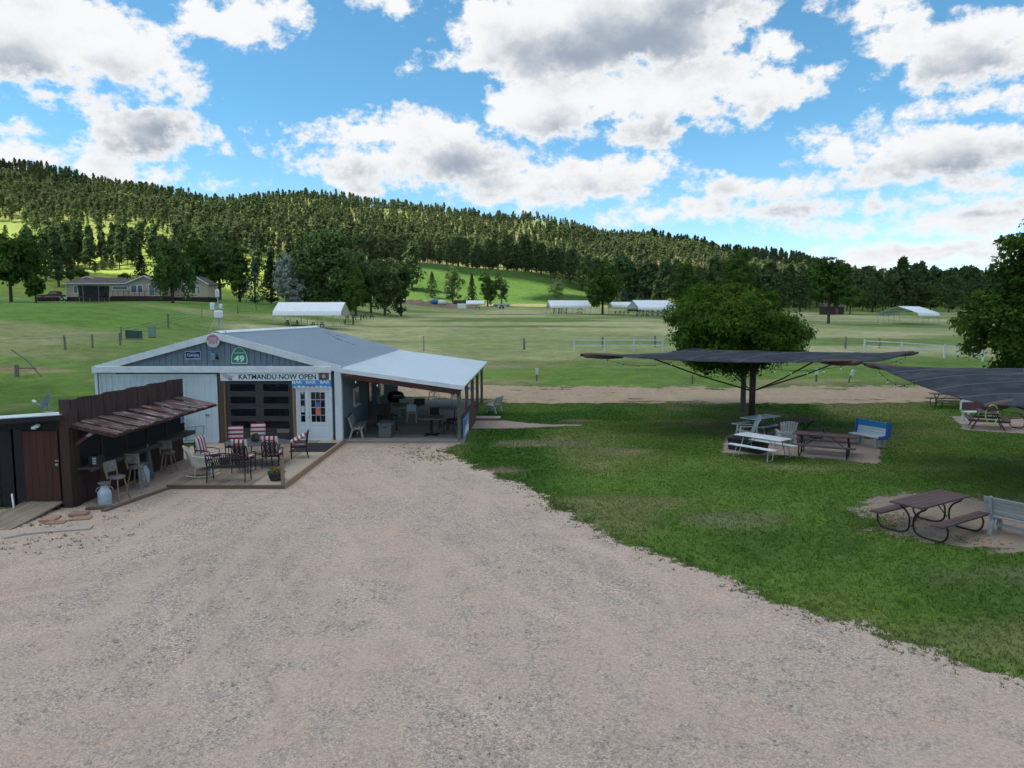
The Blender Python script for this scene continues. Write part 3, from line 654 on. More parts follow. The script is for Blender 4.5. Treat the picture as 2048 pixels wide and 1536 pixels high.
b = MB(); b.tube([(-.40, -.03, -.10), (-.40, -.08, -.10)], .03, 8); b.build('handle', m_galv, ed, True)
box('window_sticker', (-.03, -.043, .40), (.15, .004, .2), paint('blue_sticker', (.06, .16, .45)), ed)
box('window_poster', (-.03, -.043, .13), (.2, .004, .3), paint('orange_poster', (.62, .20, .11)), ed)
box('window_sticker', (.03, -.043, .84), (.06, .004, .07), m_lwhite, sdr); box('window_poster', (.03, -.043, .22), (.13, .004, .26), paint('pale_paper', (.5, .5, .5)), sdr)
# ---- side porch
PX1 = -2.05; PZ0, PZ1 = 2.96, 2.27
rows = roof_grid(FX1-ox+.0, PZ0, PX1+.2-ox, PZ1, -.22, FY1-FY0+.2, 2); rows[1] = [(p[0]+.014*p[1], p[1], p[2]) for p in rows[1]]; rows[2] = [(p[0]+.028*p[1], p[1], p[2]) for p in rows[2]]
MB().slab(rows, .05).build('porch_roof', m_roofw, bar)
b = MB(); b.bar((FX1-ox, -.23, PZ0-.07), (PX1+.2-ox, -.23, PZ1-.07), .03, .17); b.build('porch_fascia', m_trim, bar)
b = MB(); b.bar((FX1-ox+.1, -.10, PZ0-.26), (PX1+.05-ox, -.10, PZ1-.24), .05, .24); b.build('porch_beam', m_beam, bar)
b = MB(); b.bar((PX1-ox, -.05, PZ1-.14), (PX1-ox+.38, FY1-FY0, PZ1-.14), .09, .2); b.build('porch_beam', m_rail, bar)
raf = None
for i in range(8):
    b = MB(); b.bar((FX1-ox+.1, 1.2+i*1.7, PZ0-.16), (PX1-.1-ox, 1.2+i*1.7, PZ1-.16), .05, .17); b.build('rafter', m_beam, bar)
pst = None
for i, y in enumerate((.02, 3.3, 6.2, 9.3, 12.6)):
    o = box('porch_post', (PX1-ox-.03+.028*y, y, (PZ1-.12)/2), (.14, .14, PZ1-.2), m_post, bar, bevel=.01) if pst is None else again(pst, (PX1-ox-.03+.028*y, y, (PZ1-.12)/2))
    pst = pst or o
fl = MB(); fl.box(((FX1+PX1)/2-ox+.03, 7.0, .035), (PX1-FX1-.02, 13.6, .07)); fl = fl.build('porch_floor', m_skirt, bar)
pk = None; yk = .0
for i in range(42):
    c = ((FX1+PX1)/2-ox+.1, .02+i*.147, .095)
    if pk is None: pk = box('plank', c, (PX1-FX1+.16, .139, .04), m_deckx, fl, bevel=.004)
    else: again(pk, c)
fb = MB()
for i in range(42, 92): fb.box(((FX1+PX1)/2-ox+.1, .02+i*.147, .095), (PX1-FX1+.16, .139, .04))
tag(fb.build('plank_run', m_deckx, fl), kind='stuff')
box('floor_edge', ((FX1+PX1)/2-ox+.1, -.065, .035), (PX1-FX1+.16, .03, .07), m_deckx, fl)
# low board wall on the lawn side
rl = box('porch_rail', (PX1-ox+.19, 2.75, .99), (.16, 5.4, .04), m_rail, bar, (0, 0, -2.6))
for i in range(34):
    box('rail_board', (.03, -2.62+i*.159, -.47), (.022, .152, .92), m_rail, rl) if i == 0 else again(rl.children[0], (.03, -2.62+i*.159, -.47))
# side wall window and door seen under the roof
w = box('window', (FX1-ox+.0, 2.7, 1.55), (.06, .9, .75), m_trim, bar); box('pane', (.034, 0, 0), (.01, .78, .62), glass('reflecting_pane', (.25, .24, .22), .2), w); box('sill', (.05, 0, -.4), (.1, 1.0, .04), m_trim, w)
w = box('window', (FX1-ox+.0, 8.6, 1.4), (.06, 1.0, 1.0), m_trim, bar); box('pane', (.034, 0, 0), (.01, .86, .86), m_pane, w)
w = box('side_entry', (FX1-ox+.0, 5.6, 1.12), (.06, .95, 2.0), m_jambd, bar); box('pane', (.034, 0, .3), (.01, .5, .9), m_pane, w)
# ---------------------------------------------------------------- signs on the front
YS = FY0-.22
def sign_board(name, label, x0, x1, z0, z1, y, mat, t=.02, cat='sign'):
    o = thing(name, label, cat, ((x0+x1)/2, y, (z0+z1)/2)); box('board', (0, 0, 0), (x1-x0, t, z1-z0), mat, o); return o
kb = sign_board('banner', 'long white banner reading KATMANDU NOW OPEN over the garage door', -11.37, -7.06, 2.47, 2.795, FY0-.12, paint('banner_vinyl', (.74, .76, .78), .5, .03))
text_mesh('lettering', 'KATMANDU NOW OPEN', 3.02, .205, m_lnavy, kb, (.07, -.013, -.005), bold=.022)
text_mesh('lettering', 'Miller', .42, .17, paint('letter_dull_red', (.30, .16, .14)), kb, (-1.86, -.013, .005), shear=.4)
text_mesh('lettering', "It's", .2, .06, paint('letter_grey', (.10, .10, .12)), kb, (-2.0, -.013, .115)); text_mesh('lettering', 'TIME', .2, .075, m_lnavy, kb, (-1.78, -.013, -.105), bold=.02)
b = MB(); b.box((1.88, -.013, .01), (.40, .004, .27)); ph = b.build('printed_photo', paint('photo_brown', (.17, .10, .07)), kb)
for x, z, w, h, c in ((.0, .02, .13, .2, (.55, .50, .48)), (-.02, -.09, .22, .06, (.05, .05, .06)), (.0, .10, .16, .05, (.35, .33, .33))): box('photo_patch', (1.88+x, -.017, .01+z), (w, .003, h), paint('photo_tone', c), ph)
bb = sign_board('banner', 'light blue banner reading BAR BAR BAR above the white entry door', -8.58, -7.05, 2.205, 2.50, FY0-.135, paint('banner_blue', (.075, .30, .60), .5, .12, (5, 5, 5)))
for i, x in enumerate((-.56, -.02, .52)): text_mesh('lettering', 'BAR', .38, .12, m_lwhite, bb, (x, -.013, .07), bold=.02)
b = MB()
for i in range(9):
    x = -.76+i*.17; h = .05+.05*((i*7) % 4)/3; b.add([(x, -.012, -.147), (x+.2, -.012, -.147), (x+.1, -.012, -.147+h)], [(0, 1, 2)])
b.build('printed_peaks', m_lwhite, bb); text_mesh('lettering', 'KATMANDU', .46, .055, paint('letter_red', (.35, .06, .10)), bb, (.0, -.014, -.085), bold=.02)
cs = sign_board('beer_sign', 'dark blue rectangular sign reading Corona on the gable', -12.72, -12.13, 3.31, 3.62, FY0-.05, paint('sign_white', (.7, .72, .75)))
box('blue_field', (0, -.012, .005), (.56, .01, .27), paint('sign_blue', (.012, .03, .16), .5), cs); text_mesh('lettering', 'Corona', .46, .11, m_lwhite, cs, (0, -.02, .01), bold=.02)
text_mesh('lettering', 'drink', .24, .035, m_lwhite, cs, (0, -.02, .105)); text_mesh('lettering', 'ice cold', .22, .035, m_lwhite, cs, (.14, -.02, -.1))
def spade(s):
    p = [(-.30, -.33), (.30, -.33)]
    p += [(.315, -.25), (.315, -.12), (.28, .04), (.20, .19), (.10, .28), (0, .33), (-.10, .28), (-.20, .19), (-.28, .04), (-.315, -.12), (-.315, -.25)]
    return [(x*s, z*s) for x, z in p]
hs = thing('highway_sign', 'green spade shaped highway sign reading 49 on the gable', 'sign', (-10.63, FY0-.05, 3.47))
MB().prism(spade(1.0), 'y', -.01, .01).build('sign_border', m_lwhite, hs); MB().prism(spade(.93), 'y', -.016, -.0105).build('sign_plate', paint('sign_green', (.015, .24, .12), .45), hs)
text_mesh('lettering', '49', .40, .25, m_lwhite, hs, (0, -.02, -.14), bold=.03); text_mesh('lettering', 'CALIFORNIA', .38, .06, m_lwhite, hs, (0, -.02, .09))
rs = thing('round_sign', 'round pink and white sign at the peak of the gable', 'sign', (-11.57, FY0-.2, 4.03))
b = MB(); b.lathe([(.255, -.012), (.255, .012)], 28); o = b.build('sign_disc', paint('sign_pinkish', (.62, .55, .57), .5, .1, (9, 9, 9)), rs); o.rotation_euler = (R(90), 0, 0)
b = MB(); b.prism([(.24*math.cos(R(a)), .24*math.sin(R(a))) for a in range(10, 171, 10)], 'y', -.018, -.0125); b.build('pink_field', paint('sign_pink', (.42, .15, .22), .5, .1, (9, 9, 9)), rs)
b = MB()
for i in range(6): b.box((-.14+i*.056, -.0155, -.08+.02*((i*5) % 3)), (.03, .005, .09+.03*((i*3) % 2)))
b.box((0, -.0155, .01), (.40, .005, .012)); b.build('sign_marks', paint('sign_rose', (.36, .16, .2)), rs)
text_mesh('lettering', 'COLD BEER', .3, .07, m_lwhite, rs, (0, -.02, .09))
wl = thing('wall_lamp', 'grey and blue security lamp below the round sign', 'lamp', (-11.62, FY0-.02, 3.42))
box('lamp_base', (0, -.04, -.06), (.2, .1, .16), paint('lamp_beige', (.38, .36, .32)), wl, bevel=.02); box('lamp_head', (0, -.09, .07), (.17, .16, .12), paint('lamp_blue', (.12, .30, .45)), wl, bevel=.02); box('lamp_visor', (.13, -.08, -.06), (.07, .12, .1), m_black, wl)
# ---------------------------------------------------------------- weather station on the ridge
ws = thing('weather_station', 'white weather station on a metal tripod at the roof peak', 'weather station', (-11.6, 28.2, 4.40)); ws.scale = (1, 1, 1.1)
for k, (dx, dy) in enumerate(((-.37, -.2), (.37, -.2), (0, .35))):
    MB().tube([(dx, dy, -abs(dx)*slope-.02), (dx*.08, dy*.08, .62)], .014, 6).build('leg', m_galv, ws)
MB().tube([(0, 0, -.02), (0, 0, 1.45)], .018, 8).build('mast', m_galv, ws, True)
box('sensor_box', (.02, -.08, .50+.10), (.34, .14, .26), m_wplastic, ws, bevel=.04); box('rain_gauge', (-.22, -.02, .88), (.16, .16, .26), m_wplastic, ws, bevel=.03); box('sensor_arm', (.0, -.02, .86), (.36, .06, .09), m_galv, ws)
box('radiation_shield', (.12, -.02, .88), (.12, .14, .17), m_wplastic, ws, bevel=.03); h = box('antenna_panel', (.0, -.05, 1.34), (.14, .08, .26), m_wplastic, ws, bevel=.02); box('panel_slot', (0, -.043, 0), (.03, .006, .2), m_galv, h)
# ================================================================ THE BROWN BAR SHACK
SX = -11.48; SY0, SY1 = 18.2, 24.5
sk = thing('bar_shack', 'dark brown wooden bar shack with plank awning and serving counter', 'shed', (SX, SY0, 0))
def S(x, y, z=0.): return (x-SX, y-SY0, z)
b = MB(); b.prism([(-5.0, 2.08), (-5.0, 0), (-.72, 0), (-.72, 2.33)], 'y', .05, 1.25); b.prism([(-.72, 2.33), (-.72, 0), (-.02, 0), (-.02, 2.36)], 'y', .05, SY1-SY0); b.build('wall', m_swall, sk)
# boards of the door wall
for i, x in enumerate((-13.95, -13.55, -13.15, -12.86)):
    box('wall_board', (x-SX, .035, 1.03), (.30 if i == 3 else .385, .03, 2.06), m_swall, sk)
rb = [[(-5.3, -.18, 2.14), (-5.3, 1.4, 2.06)], [(-.75, -.18, 2.44), (-.75, 1.4, 2.36)], [(-.12, -.18, 2.48), (-.12, 1.4, 2.40)]]
MB().slab(rb, .05).build('roof_sheet', m_roofw, sk)
MB().slab([[(-.9, 1.405, 2.345), (-.9, 6.4, 2.345)], [(-.12, 1.405, 2.395), (-.12, 6.4, 2.395)]], .05).build('roof_sheet', m_roofw, sk)
b = MB(); b.bar((-5.3, -.21, 2.055), (-.05, -.21, 2.40), .05, .13); b.build('roof_fascia', m_swall, sk)
d = box('door', (-12.22-SX, .0, 1.03), (.90, .05, 1.98), m_sdoor, sk)
for i in range(5): box('door_plank', (-.36+i*.18, -.032, 0), (.172, .018, 1.96), m_sdoor, d) if i == 0 else again(d.children[0], (-.36+i*.18, -.032, 0))
b = MB(); b.tube([(.41, -.03, .12), (.41, -.09, .12)], .035, 8); b.build('handle', m_galv, d, True); box('latch', (.41, -.05, .22), (.09, .02, .03), m_galv, d)
for q, x in ((0, -12.33), (1, -12.25)): box('flood_lamp', (x-SX, -.07, 2.13+.04*q), (.1, .1, .06), m_wplastic, sk, (20, 0, 0))
box('corner_post', (-.10, .03, 1.10), (.24, .2, 2.2), m_brown, sk); box('corner_board', (.0+.03, .16, 1.1), (.06, .3, 2.2), m_brown, sk)
# front wall boards under the counter and behind it
fb = None
for i in range(20):
    c = (.0+.004*(i % 2), .45+i*.297, .48); fb0 = box('front_board', c, (.03, .285, .96), m_brown, sk) if fb is None else again(fb, c); fb = fb or fb0
for i in range(5): box('shutter', (.0, .72+i*1.25, 1.58), (.03, 1.16, 1.1), m_swall, sk)
for i in range(6): box('upright', (.02, .12+i*1.235, 1.58), (.06, .08, 1.2), m_brown, sk)
ct = box('counter', (.19, 3.2, 1.0), (.46, 6.15, .05), m_counter, sk); box('counter_edge', (.24, 0, -.03), (.03, 6.15, .12), m_counter, ct)
# parapet of upright boards above the awning
pb = None; n = 21
for i in range(n):
    y = .05+i*(SY1-SY0)/n; zt = 2.80+.035*((i*7) % 5)/5
    c = (.035+.012*(i % 2), y+.14, 2.50+.01*((i*3) % 4)); p = box('parapet_board', c, (.03, .284, .66), m_par, sk, (0, 0, 0)) if pb is None else again(pb, c, (random.uniform(-.8, .8), random.uniform(-2, 1), 0)); pb = pb or p
box('parapet_end', (-.06, -.03, 2.48), (.26, .06, .74), m_par, sk)
# awning
aw = link('awning', None, sk); aw.empty_display_size = .1; aw.location = (.06, 0, 2.19); aw.rotation_euler = (0, R(12.5), 0)
n = 17; sl_ = None
for i in range(n):
    c = (.58+.008*((i*5) % 3), .17+i*(SY1-SY0+.05)/n, .030*(i % 2)); p = box('slat', c, (1.2, .312, .03), m_awn, aw) if sl_ is None else again(sl_, c, (random.uniform(-1.2, 1.2), random.uniform(-.6, .6), 0)); sl_ = sl_ or p
for x in (.1, 1.1): box('awning_rail', (x, (SY1-SY0)/2, -.06), (.06, SY1-SY0, .08), m_par, aw)
box('awning_rafter', (.58, .06, -.06), (1.15, .05, .09), m_par, aw); again(aw.children[-1], (.58, SY1-SY0-.06, -.06)); again(aw.children[-2], (.58, 3.1, -.06))
for y in (.14, 3.1, 6.1): MB().bar((.03, y, 1.62), (.62, y, 2.02), .05, .08).build('brace', m_awn, sk)
box('blue_notice', (.05, 6.18, 1.55), (.012, .0+.26, .5), paint('notice_blue', (.16, .36, .55)), sk)
# ---------------------------------------------------------------- things at the shack
dish = thing('satellite_dish', 'grey satellite dish on the flat shack roof', 'satellite dish', (-12.55, 19.0, 2.42)); dish.scale = (.66, .66, .66)
b = MB(); b.lathe([(.02, .0), (.14, .012), (.26, .05), (.36, .11), (.38, .125), (.37, .13), (.26, .07), (.14, .03), (.02, .018)], 24)
o = b.build('reflector', paint('dish_grey', (.16, .19, .23), .5, .06), dish, True); o.location = (.05, 0, .36); o.rotation_euler = (R(12), R(-62), 0); o.scale = (1, .9, 1)
MB().tube([(.1, 0, .0), (.1, 0, .2), (.06, 0, .34)], .025, 8).build('mast', m_galv, dish, True); MB().tube([(.05, -.02, .05), (-.28, -.05, .30), (-.42, -.06, .42)], .014, 6).build('feed_arm', m_galv, dish, True)
box('feed_horn', (-.45, -.06, .44), (.16, .09, .09), m_wplastic, dish, (0, 20, 0), .02); box('mount_foot', (.1, 0, .005), (.3, .24, .02), m_galv, dish)
m_fabric = paint('worn_vinyl', (.19, .165, .15), .8, .2, (9, 9, 9), .08, .2, dirt=(.36, .34, .33), dirt_amt=.6)
m_swood = wood('stool_wood', (.33, .24, .15), (.2, .15, .1), .4, 'z')
def stool():
    t = thing('bar_stool', 'x', 'stool', group='padded stools along the shack counter')
    b = MB(); b.lathe([(.17, .0), (.20, .02), (.205, .05), (.18, .08), (.05, .085)], 16); o = b.build('seat', m_fabric, t, True); o.location = (0, 0, .60)
    b = MB(); rows = []
    for i in range(5): rows.append([(-.2+.1*j, .19-.05*(1-abs(j-2)/2)*-1+.02*i, .74+.085*i) for j in range(5)])
    for s in (-1, 1): MB().bar((s*.17, .15, .60), (s*.185, .25, 1.06), .03, .045).build('back_post', m_swood, t)
    box('backrest', (0, .23, .92), (.42, .06, .30), m_fabric, t, (-9, 0, 0), .02)
    for sx in (-1, 1):
        for sy in (-1, 1): MB().tube([(sx*.11, sy*.11, .62), (sx*.2, sy*.2, 0)], [.018, .022], 6).build('leg', m_swood, t)
    b = MB(); r = .168
    for a, c in (((-r, -r), (r, -r)), ((r, -r), (r, r)), ((r, r), (-r, r)), ((-r, r), (-r, -r))): b.tube([(a[0], a[1], .2), (c[0], c[1], .2)], .013, 6)
    b.build('footrest', m_swood, t); return t
st = stool(); st.location = (-10.72, 18.95, .0); st.rotation_euler = (0, 0, R(75)); st['label'] = 'padded bar stool turned sideways beside the front milk can'
place_copy(st, (-10.88, 20.25, 0), 180, 'padded bar stool in the middle, in front of the second milk can'); place_copy(st, (-11.0, 22.4, 0), 185, 'farthest padded bar stool, next to the white wicker rocker')
def milk_can():
    t = thing('milk_can', 'x', 'milk can', group='old milk cans at the shack')
    b = MB(); b.lathe([(.155, 0), (.165, .02), (.165, .34), (.16, .37), (.10, .47), (.085, .50), (.085, .56)], 20); b.build('body', paint('can_paint', (.42, .50, .56), .5, .1, (6, 6, 6), .05, .1, dirt=(.3, .25, .2), dirt_amt=.5), t, True)
    b = MB(); b.lathe([(.09, .55), (.14, .585), (.15, .62), (.13, .625), (.03, .6)], 20); b.build('lid', paint('can_lid', (.16, .17, .17), .6), t, True)
    for s in (-1, 1): MB().tube([(s*.155, 0, .36), (s*.20, 0, .40), (s*.17, 0, .47), (s*.095, 0, .5)], .012, 6).build('handle', m_galv, t, True)
    return t
mc = milk_can(); mc.location = (-10.78, 18.42, 0); mc.rotation_euler = (0, 0, R(30)); mc['label'] = 'pale blue milk can standing at the front corner of the shack'
place_copy(mc, (-11.05, 20.95, 0), 80, 'pale blue milk can against the shack wall behind the middle stool')
fu = thing('folded_umbrella', 'folded grey cloth umbrella leaning under the shack counter', 'umbrella', (-11.1, 21.35, 0))
b = MB(); b.lathe([(.14, .06), (.15, .1), (.10, .5), (.05, .9), (.015, 1.0)], 10); b.build('cloth', paint('umbrella_grey', (.10, .11, .11), .9, .2, (8, 8, 2)), fu, True); MB().tube([(0, 0, 0), (0, 0, 1.1)], .015, 6).build('pole', m_galv, fu)
cb = thing('counter_box', 'dark box with white printed lines on the shack counter', 'box', (-11.12, 18.72, 1.028), 0)
box('body', (0, 0, .13), (.24, .34, .26), paint('box_dark', (.014, .026, .03)), cb, bevel=.01)
for i in range(4): box('printed_line', (.0+.04, -.171, .06+.05*i), (.10, .002, .018), m_lwhite, cb)
rp = thing('ramp', 'worn plank ramp leading down from the shack door', 'ramp', (-12.2, 18.12, 0)); pk2 = None
for i in range(6):
    c = (-.46+i*.17, -.93, .075); o = box('plank', c, (.165, 1.95, .04), m_deck, rp, (4.0, 0, 0)) if pk2 is None else again(pk2, c, (4.0+.3*((i*5) % 3), 0, 0)); pk2 = pk2 or o
box('ramp_joist', (-.02, -.15, .05), (1.0, .08, .1), m_brown, rp)
m_paver = paint('red_paver', (.36, .22, .16), .9, .15, (5, 5, 5), .15, .3)
for i, (x, y, a, w, h, z) in enumerate(((-11.35, 17.05, 12, .36, .42, .035), (-10.86, 17.42, 8, .40, .30, .06), (-10.62, 17.12, 15, .42, .28, .02), (-11.02, 16.78, 10, .40, .26, .012), (-10.55, 16.55, 20, .5, .2, .008))[:4]):
    o = box('paver', (x, y, z), (w, h, .06), m_paver, None, (0, 0, a), .008)
    tag(o, ('flat reddish paver beside the edge of the plank ramp', 'raised reddish paver nearest the front milk can', 'sunken reddish paver lying in the gravel farthest from the ramp', 'reddish paver touching the pale curved kerb strip')[i], 'paver', 'pavers at the shack door')
ks = MB(); pts = [(-11.5, 15.62), (-11.2, 15.92), (-10.8, 16.10), (-10.3, 16.24), (-9.92, 16.36)]
for a, c in zip(pts, pts[1:]): ks.bar((*a, .02), (*c, .02), .30, .05)
tag(ks.build('kerb_strip', paint('kerb_concrete', (.43, .36, .31), .95, .12, (4, 4, 4), .05, .3)), 'pale curved concrete kerb strip in front of the ramp', 'kerb')
o = MB(); o.box((0, 0, .1), (.2, .4, .2)); cbk = o.build('concrete_block', m_conc, None, False, .01); cbk.location = (-12.95, 17.2, 0); cbk.rotation_euler = (0, 0, R(20)); tag(cbk, 'grey concrete block on the ground left of the ramp', 'block')
o = MB(); o.tube([(0, 0, 0), (-.1, .1, .48)], .022, 8); wp = o.build('white_pipe', m_wplastic, None, True); wp.location = (-12.65, 17.65, 0); tag(wp, 'white plastic pipe stub leaning beside the ramp', 'pipe')
tim = MB(); tim.bar((-10.45, 17.75, .03), (-9.95, 20.1, .03), .12, .07); tim.bar((-11.0, 17.95, .05), (-10.35, 18.1, .05), .14, .06)
tag(tim.build('edging_timber', m_skirt), 'weathered timber edging on the ground along the stools', 'timber')
# ================================================================ DECK IN FRONT OF THE BAR
dk = thing('deck', 'low wooden deck platform in front of the garage door', 'deck', (-8.3, 20.2, 0)); DZ = .13
DX0, DX1, DY0, DY1 = -9.98, -6.6, 20.2, 27.55
n = 23; pk3 = None
for i in range(n):
    if i < 17: c = (DX0+.07+i*.1468+8.3, (DY1-DY0)/2, DZ-.02)
    else: continue
    o = box('plank', c, (.139, DY1-DY0, .04), m_deck, dk, bevel=.004) if pk3 is None else again(pk3, c); pk3 = pk3 or o
box('plywood_sheet', (.0+1.24, 2.9, DZ-.02), (.9, 5.8, .04), m_ply, dk); box('plywood_sheet', (1.24, 6.58, DZ-.02), (.9, 1.52, .04), m_ply, dk)
box('front_fascia', ((DX0+DX1)/2+8.3, -.02, DZ/2-.02), (DX1-DX0+.04, .04, DZ+.0), m_skirt, dk); box('side_fascia', (DX1+8.3+.02, 3.68, DZ/2+.01), (.05, 7.4, DZ+.06), wood('edge_timber', (.30, .20, .12), (.2, .14, .09), .4, 'y'), dk); box('side_fascia', (DX0+8.3-.02, 3.68, DZ/2-.02), (.04, 7.35, DZ), m_skirt, dk)
box('corner_post', (DX1+8.3-.05, .04, .46), (.09, .09, .92), wood('post_tan', (.24, .175, .115), None, 0, 'z'), dk, bevel=.006)
o = MB(); o.box((0, 0, .008), (1.3, 1.75, .016)); dm = o.build('door_mat', m_mat); dm.location = (-7.35, 26.0, DZ+.001); tag(dm, 'large black rubber mat in front of the entry door', 'mat')
m_iron = paint('cast_iron', (.022, .019, .018), .45, .1, (8, 8, 8), .05, .05)
m_str = stripes('red_white_stripe', (.62, .60, .60), (.33, .022, .06), 0, 7.0)
m_strz = stripes('red_white_band', (.62, .60, .60), (.33, .022, .06), 2, 7.5)
def cushion(name, w, d, t, mat, parent, loc, rot):
    b = MB(); rows = []
    k = 7
    for i in range(k):
        r = []
        for j in range(k):
            x = -1+2*i/(k-1); y = -1+2*j/(k-1); q = (1-x**4)*(1-y**4)
            r.append((x*w/2, y*d/2, t*(.25+.75*q**.5)/2))
        rows.append(r)
    top = [p for r in rows for p in r]; m = len(top); fs = []
    for i in range(k-1):
        for j in range(k-1):
            a = i*k+j; fs += [(a, a+k, a+k+1, a+1), (a+m, a+m+1, a+m+k+1, a+m+k)]
    e = [j for j in range(k)]+[i*k+k-1 for i in range(1, k)]+[(k-1)*k+j for j in range(k-2, -1, -1)]+[i*k for i in range(k-2, 0, -1)]
    for a, c in zip(e, e[1:]+e[:1]): fs.append((a, c, c+m, a+m))
    b.add(top+[(x, y, -z) for x, y, z in top], fs)
    o = b.build(name, mat, parent, True); o.location = loc; o.rotation_euler = [R(a) for a in rot]; return o
def patio_chair(label, loc, rz, seat_mat, back=True, slip=None):
    """dark lattice-back armchair; sits facing local -Y"""
    t = thing('patio_chair', label, 'chair', loc, rz, 'patio chairs round the oval table')
    for sx in (-1, 1):
        MB().tube([(sx*.27, -.25, 0), (sx*.265, -.25, .40)], .016, 6).build('leg', m_iron, t); MB().tube([(sx*.26, .30, 0), (sx*.25, .24, .40)], .016, 6).build('leg', m_iron, t)
        MB().tube([(sx*.265, -.25, .40), (sx*.275, -.24, .60), (sx*.275, .0, .63), (sx*.26, .25, .62)], .016, 6).build('arm', m_iron, t)
    b = MB(); b.box((0, 0, .40), (.54, .52, .03)); b.build('seat_frame', m_iron, t)
    b = MB(); b.tube([(-.25, .24, .40), (-.25, .30, .80), (-.12, .335, .93), (.12, .335, .93), (.25, .30, .80), (.25, .24, .40)], .017, 6)
    for i in range(6):
        x = -.2+i*.08
        for s in (-1, 1):
            xa = max(-.24, min(.24, x-.12*s)); xb = max(-.24, min(.24, x+.12*s)); b.bar((xa, .255, .46), (xb, .325, .88), .018, .01, (0, 1, 0))
    b.build('backrest', m_iron, t)
    cushion('seat_cushion', .52, .52, .12, seat_mat, t, (0, -.02, .47), (0, 0, 0))
    if back: cushion('back_cushion', .50, .58, .12, m_str if slip is None else slip, t, (0, .22, .77), (78, 0, 0))
    return t
m_stry = stripes('red_white_cross', (.62, .60, .60), (.33, .022, .06), 1, 7.0)
patio_chair('patio chair with red striped cushions at the left end of the oval table', (-9.72, 22.35, DZ), 80, m_stry)
patio_chair('patio chair with its lattice back to the yard, nearer the iron bench', (-8.42, 21.95, DZ), 176, m_str)
patio_chair('patio chair with its lattice back to the yard, nearer the flower pot', (-7.72, 22.55, DZ), 184, m_str)
patio_chair('patio chair behind the oval table with wide striped cushion, left one', (-9.55, 24.15, DZ), 12, m_str, True, m_stry)
patio_chair('patio chair behind the oval table with wide striped cushion, right one', (-9.0, 24.75, DZ), 8, m_str, True, m_stry)
fch = patio_chair('patio chair with slumped striped cushion beside the black door mat', (-7.35, 24.15, DZ), -70, m_str, False)
cushion('back_cushion', .52, .62, .13, m_stry, fch, (.0, -.02, .66), (28, 0, 0))
tb = thing('patio_table', 'oval dark grey patio table on the deck', 'table', (-8.42, 23.2, DZ))
b = MB(); b.lathe([(.02, .69), (.98, .69), (1.0, .70), (1.0, .715), (.98, .72), (.02, .72)], 40); o = b.build('table_top', paint('table_slate', (.085, .090, .10), .35, .1, (4, 4, 4)), tb); o.scale = (1.08, .70, 1)
for sx in (-1, 1):
    for sy in (-1, 1): MB().tube([(sx*.6, sy*.38, 0), (sx*.55, sy*.33, .35), (sx*.65, sy*.4, .69)], .022, 6).build('leg', m_iron, tb)
pp = thing('table_plant', 'small potted plant on the patio table', 'plant', (-8.52, 23.3, DZ+.722))
b = MB(); b.lathe([(.10, 0), (.13, .02), (.15, .15), (.14, .16), (.03, .14)], 16); b.build('pot', paint('pot_grey', (.05, .06, .065)), pp, True)
def leaf_ball(name, n, rad, size, mat, parent, loc, flat=1.0, seed=3):
    r = np.random.default_rng(seed); d = r.normal(0, 1, (n, 3)); d /= np.linalg.norm(d, axis=1)[:, None]; c = d*rad*r.uniform(.3, 1, (n, 1)); c[:, 2] *= flat
    a = r.normal(0, 1, (n, 3)); a /= np.linalg.norm(a, axis=1)[:, None]; bb = np.cross(a, d); bb /= np.linalg.norm(bb, axis=1)[:, None]+1e-6
    s = size*r.uniform(.6, 1.3, (n, 1)); V = np.stack((c-a*s*.5, c+bb*s*.35, c+a*s*.5, c-bb*s*.35), 1).reshape(-1, 3)
    o = link(name, np_mesh(name, V, np.arange(n*4).reshape(-1, 4), mat), parent); o.location = loc; return o
leaf_ball('leaves', 160, .13, .06, m_weed, pp, (0, 0, .2), .6)
fp = thing('flower_pot', 'dark round pot of orange and red flowers at the deck corner', 'flower pot', (-7.0, 20.75, DZ))
b = MB(); b.lathe([(.16, 0), (.18, .02), (.23, .12), (.245, .22), (.26, .225), (.26, .26), (.24, .265), (.20, .24), (.03, .24)], 24); b.build('pot', paint('pot_black', (.035, .038, .033), .55), fp, True)
leaf_ball('leaves', 260, .23, .07, m_weed, fp, (0, 0, .30), .45, 5); leaf_ball('flowers', 70, .22, .05, paint('flower_orange', (.55, .14, .03)), fp, (0, 0, .33), .4, 6); leaf_ball('flowers', 40, .22, .05, paint('flower_red', (.35, .02, .02)), fp, (0, 0, .33), .4, 7)
MB().tube([(.06, .05, .25), (.1, .02, .5), (.13, 0, .68)], .006, 5).build('stem', m_weed, fp)
ib = thing('iron_bench', 'dark cast iron garden bench with its back to the yard', 'bench', (-8.38, 20.68, DZ), 180)
for s in (-1, 1):
    MB().tube([(s*.56, .26, 0), (s*.56, .20, .42), (s*.56, .28, .68), (s*.56, .30, .83)], .02, 6).build('leg', m_iron, ib); MB().tube([(s*.56, -.22, 0), (s*.57, -.2, .42), (s*.58, -.22, .6), (s*.58, .1, .62), (s*.56, .27, .6)], .02, 6).build('leg', m_iron, ib)
b = MB(); pts = [(-.56+1.12*i/8, .295, .80+.07*math.sin(PI*(i/8))) for i in range(9)]; b.tube(pts, .02, 6); b.tube([(-.56, .23, .47), (.56, .23, .47)], .016, 6)
for i in range(17):
    x = -.5+i*.0625; xz = .80+.07*math.sin(PI*(x+.56)/1.12)
    for s in (-1, 1): b.bar((x-.05*s, .235, .49), (x+.05*s, .295, xz-.03), .016, .01, (0, 1, 0))
b.box((0, .27, .64), (.3, .015, .2)); b.build('backrest', m_iron, ib)
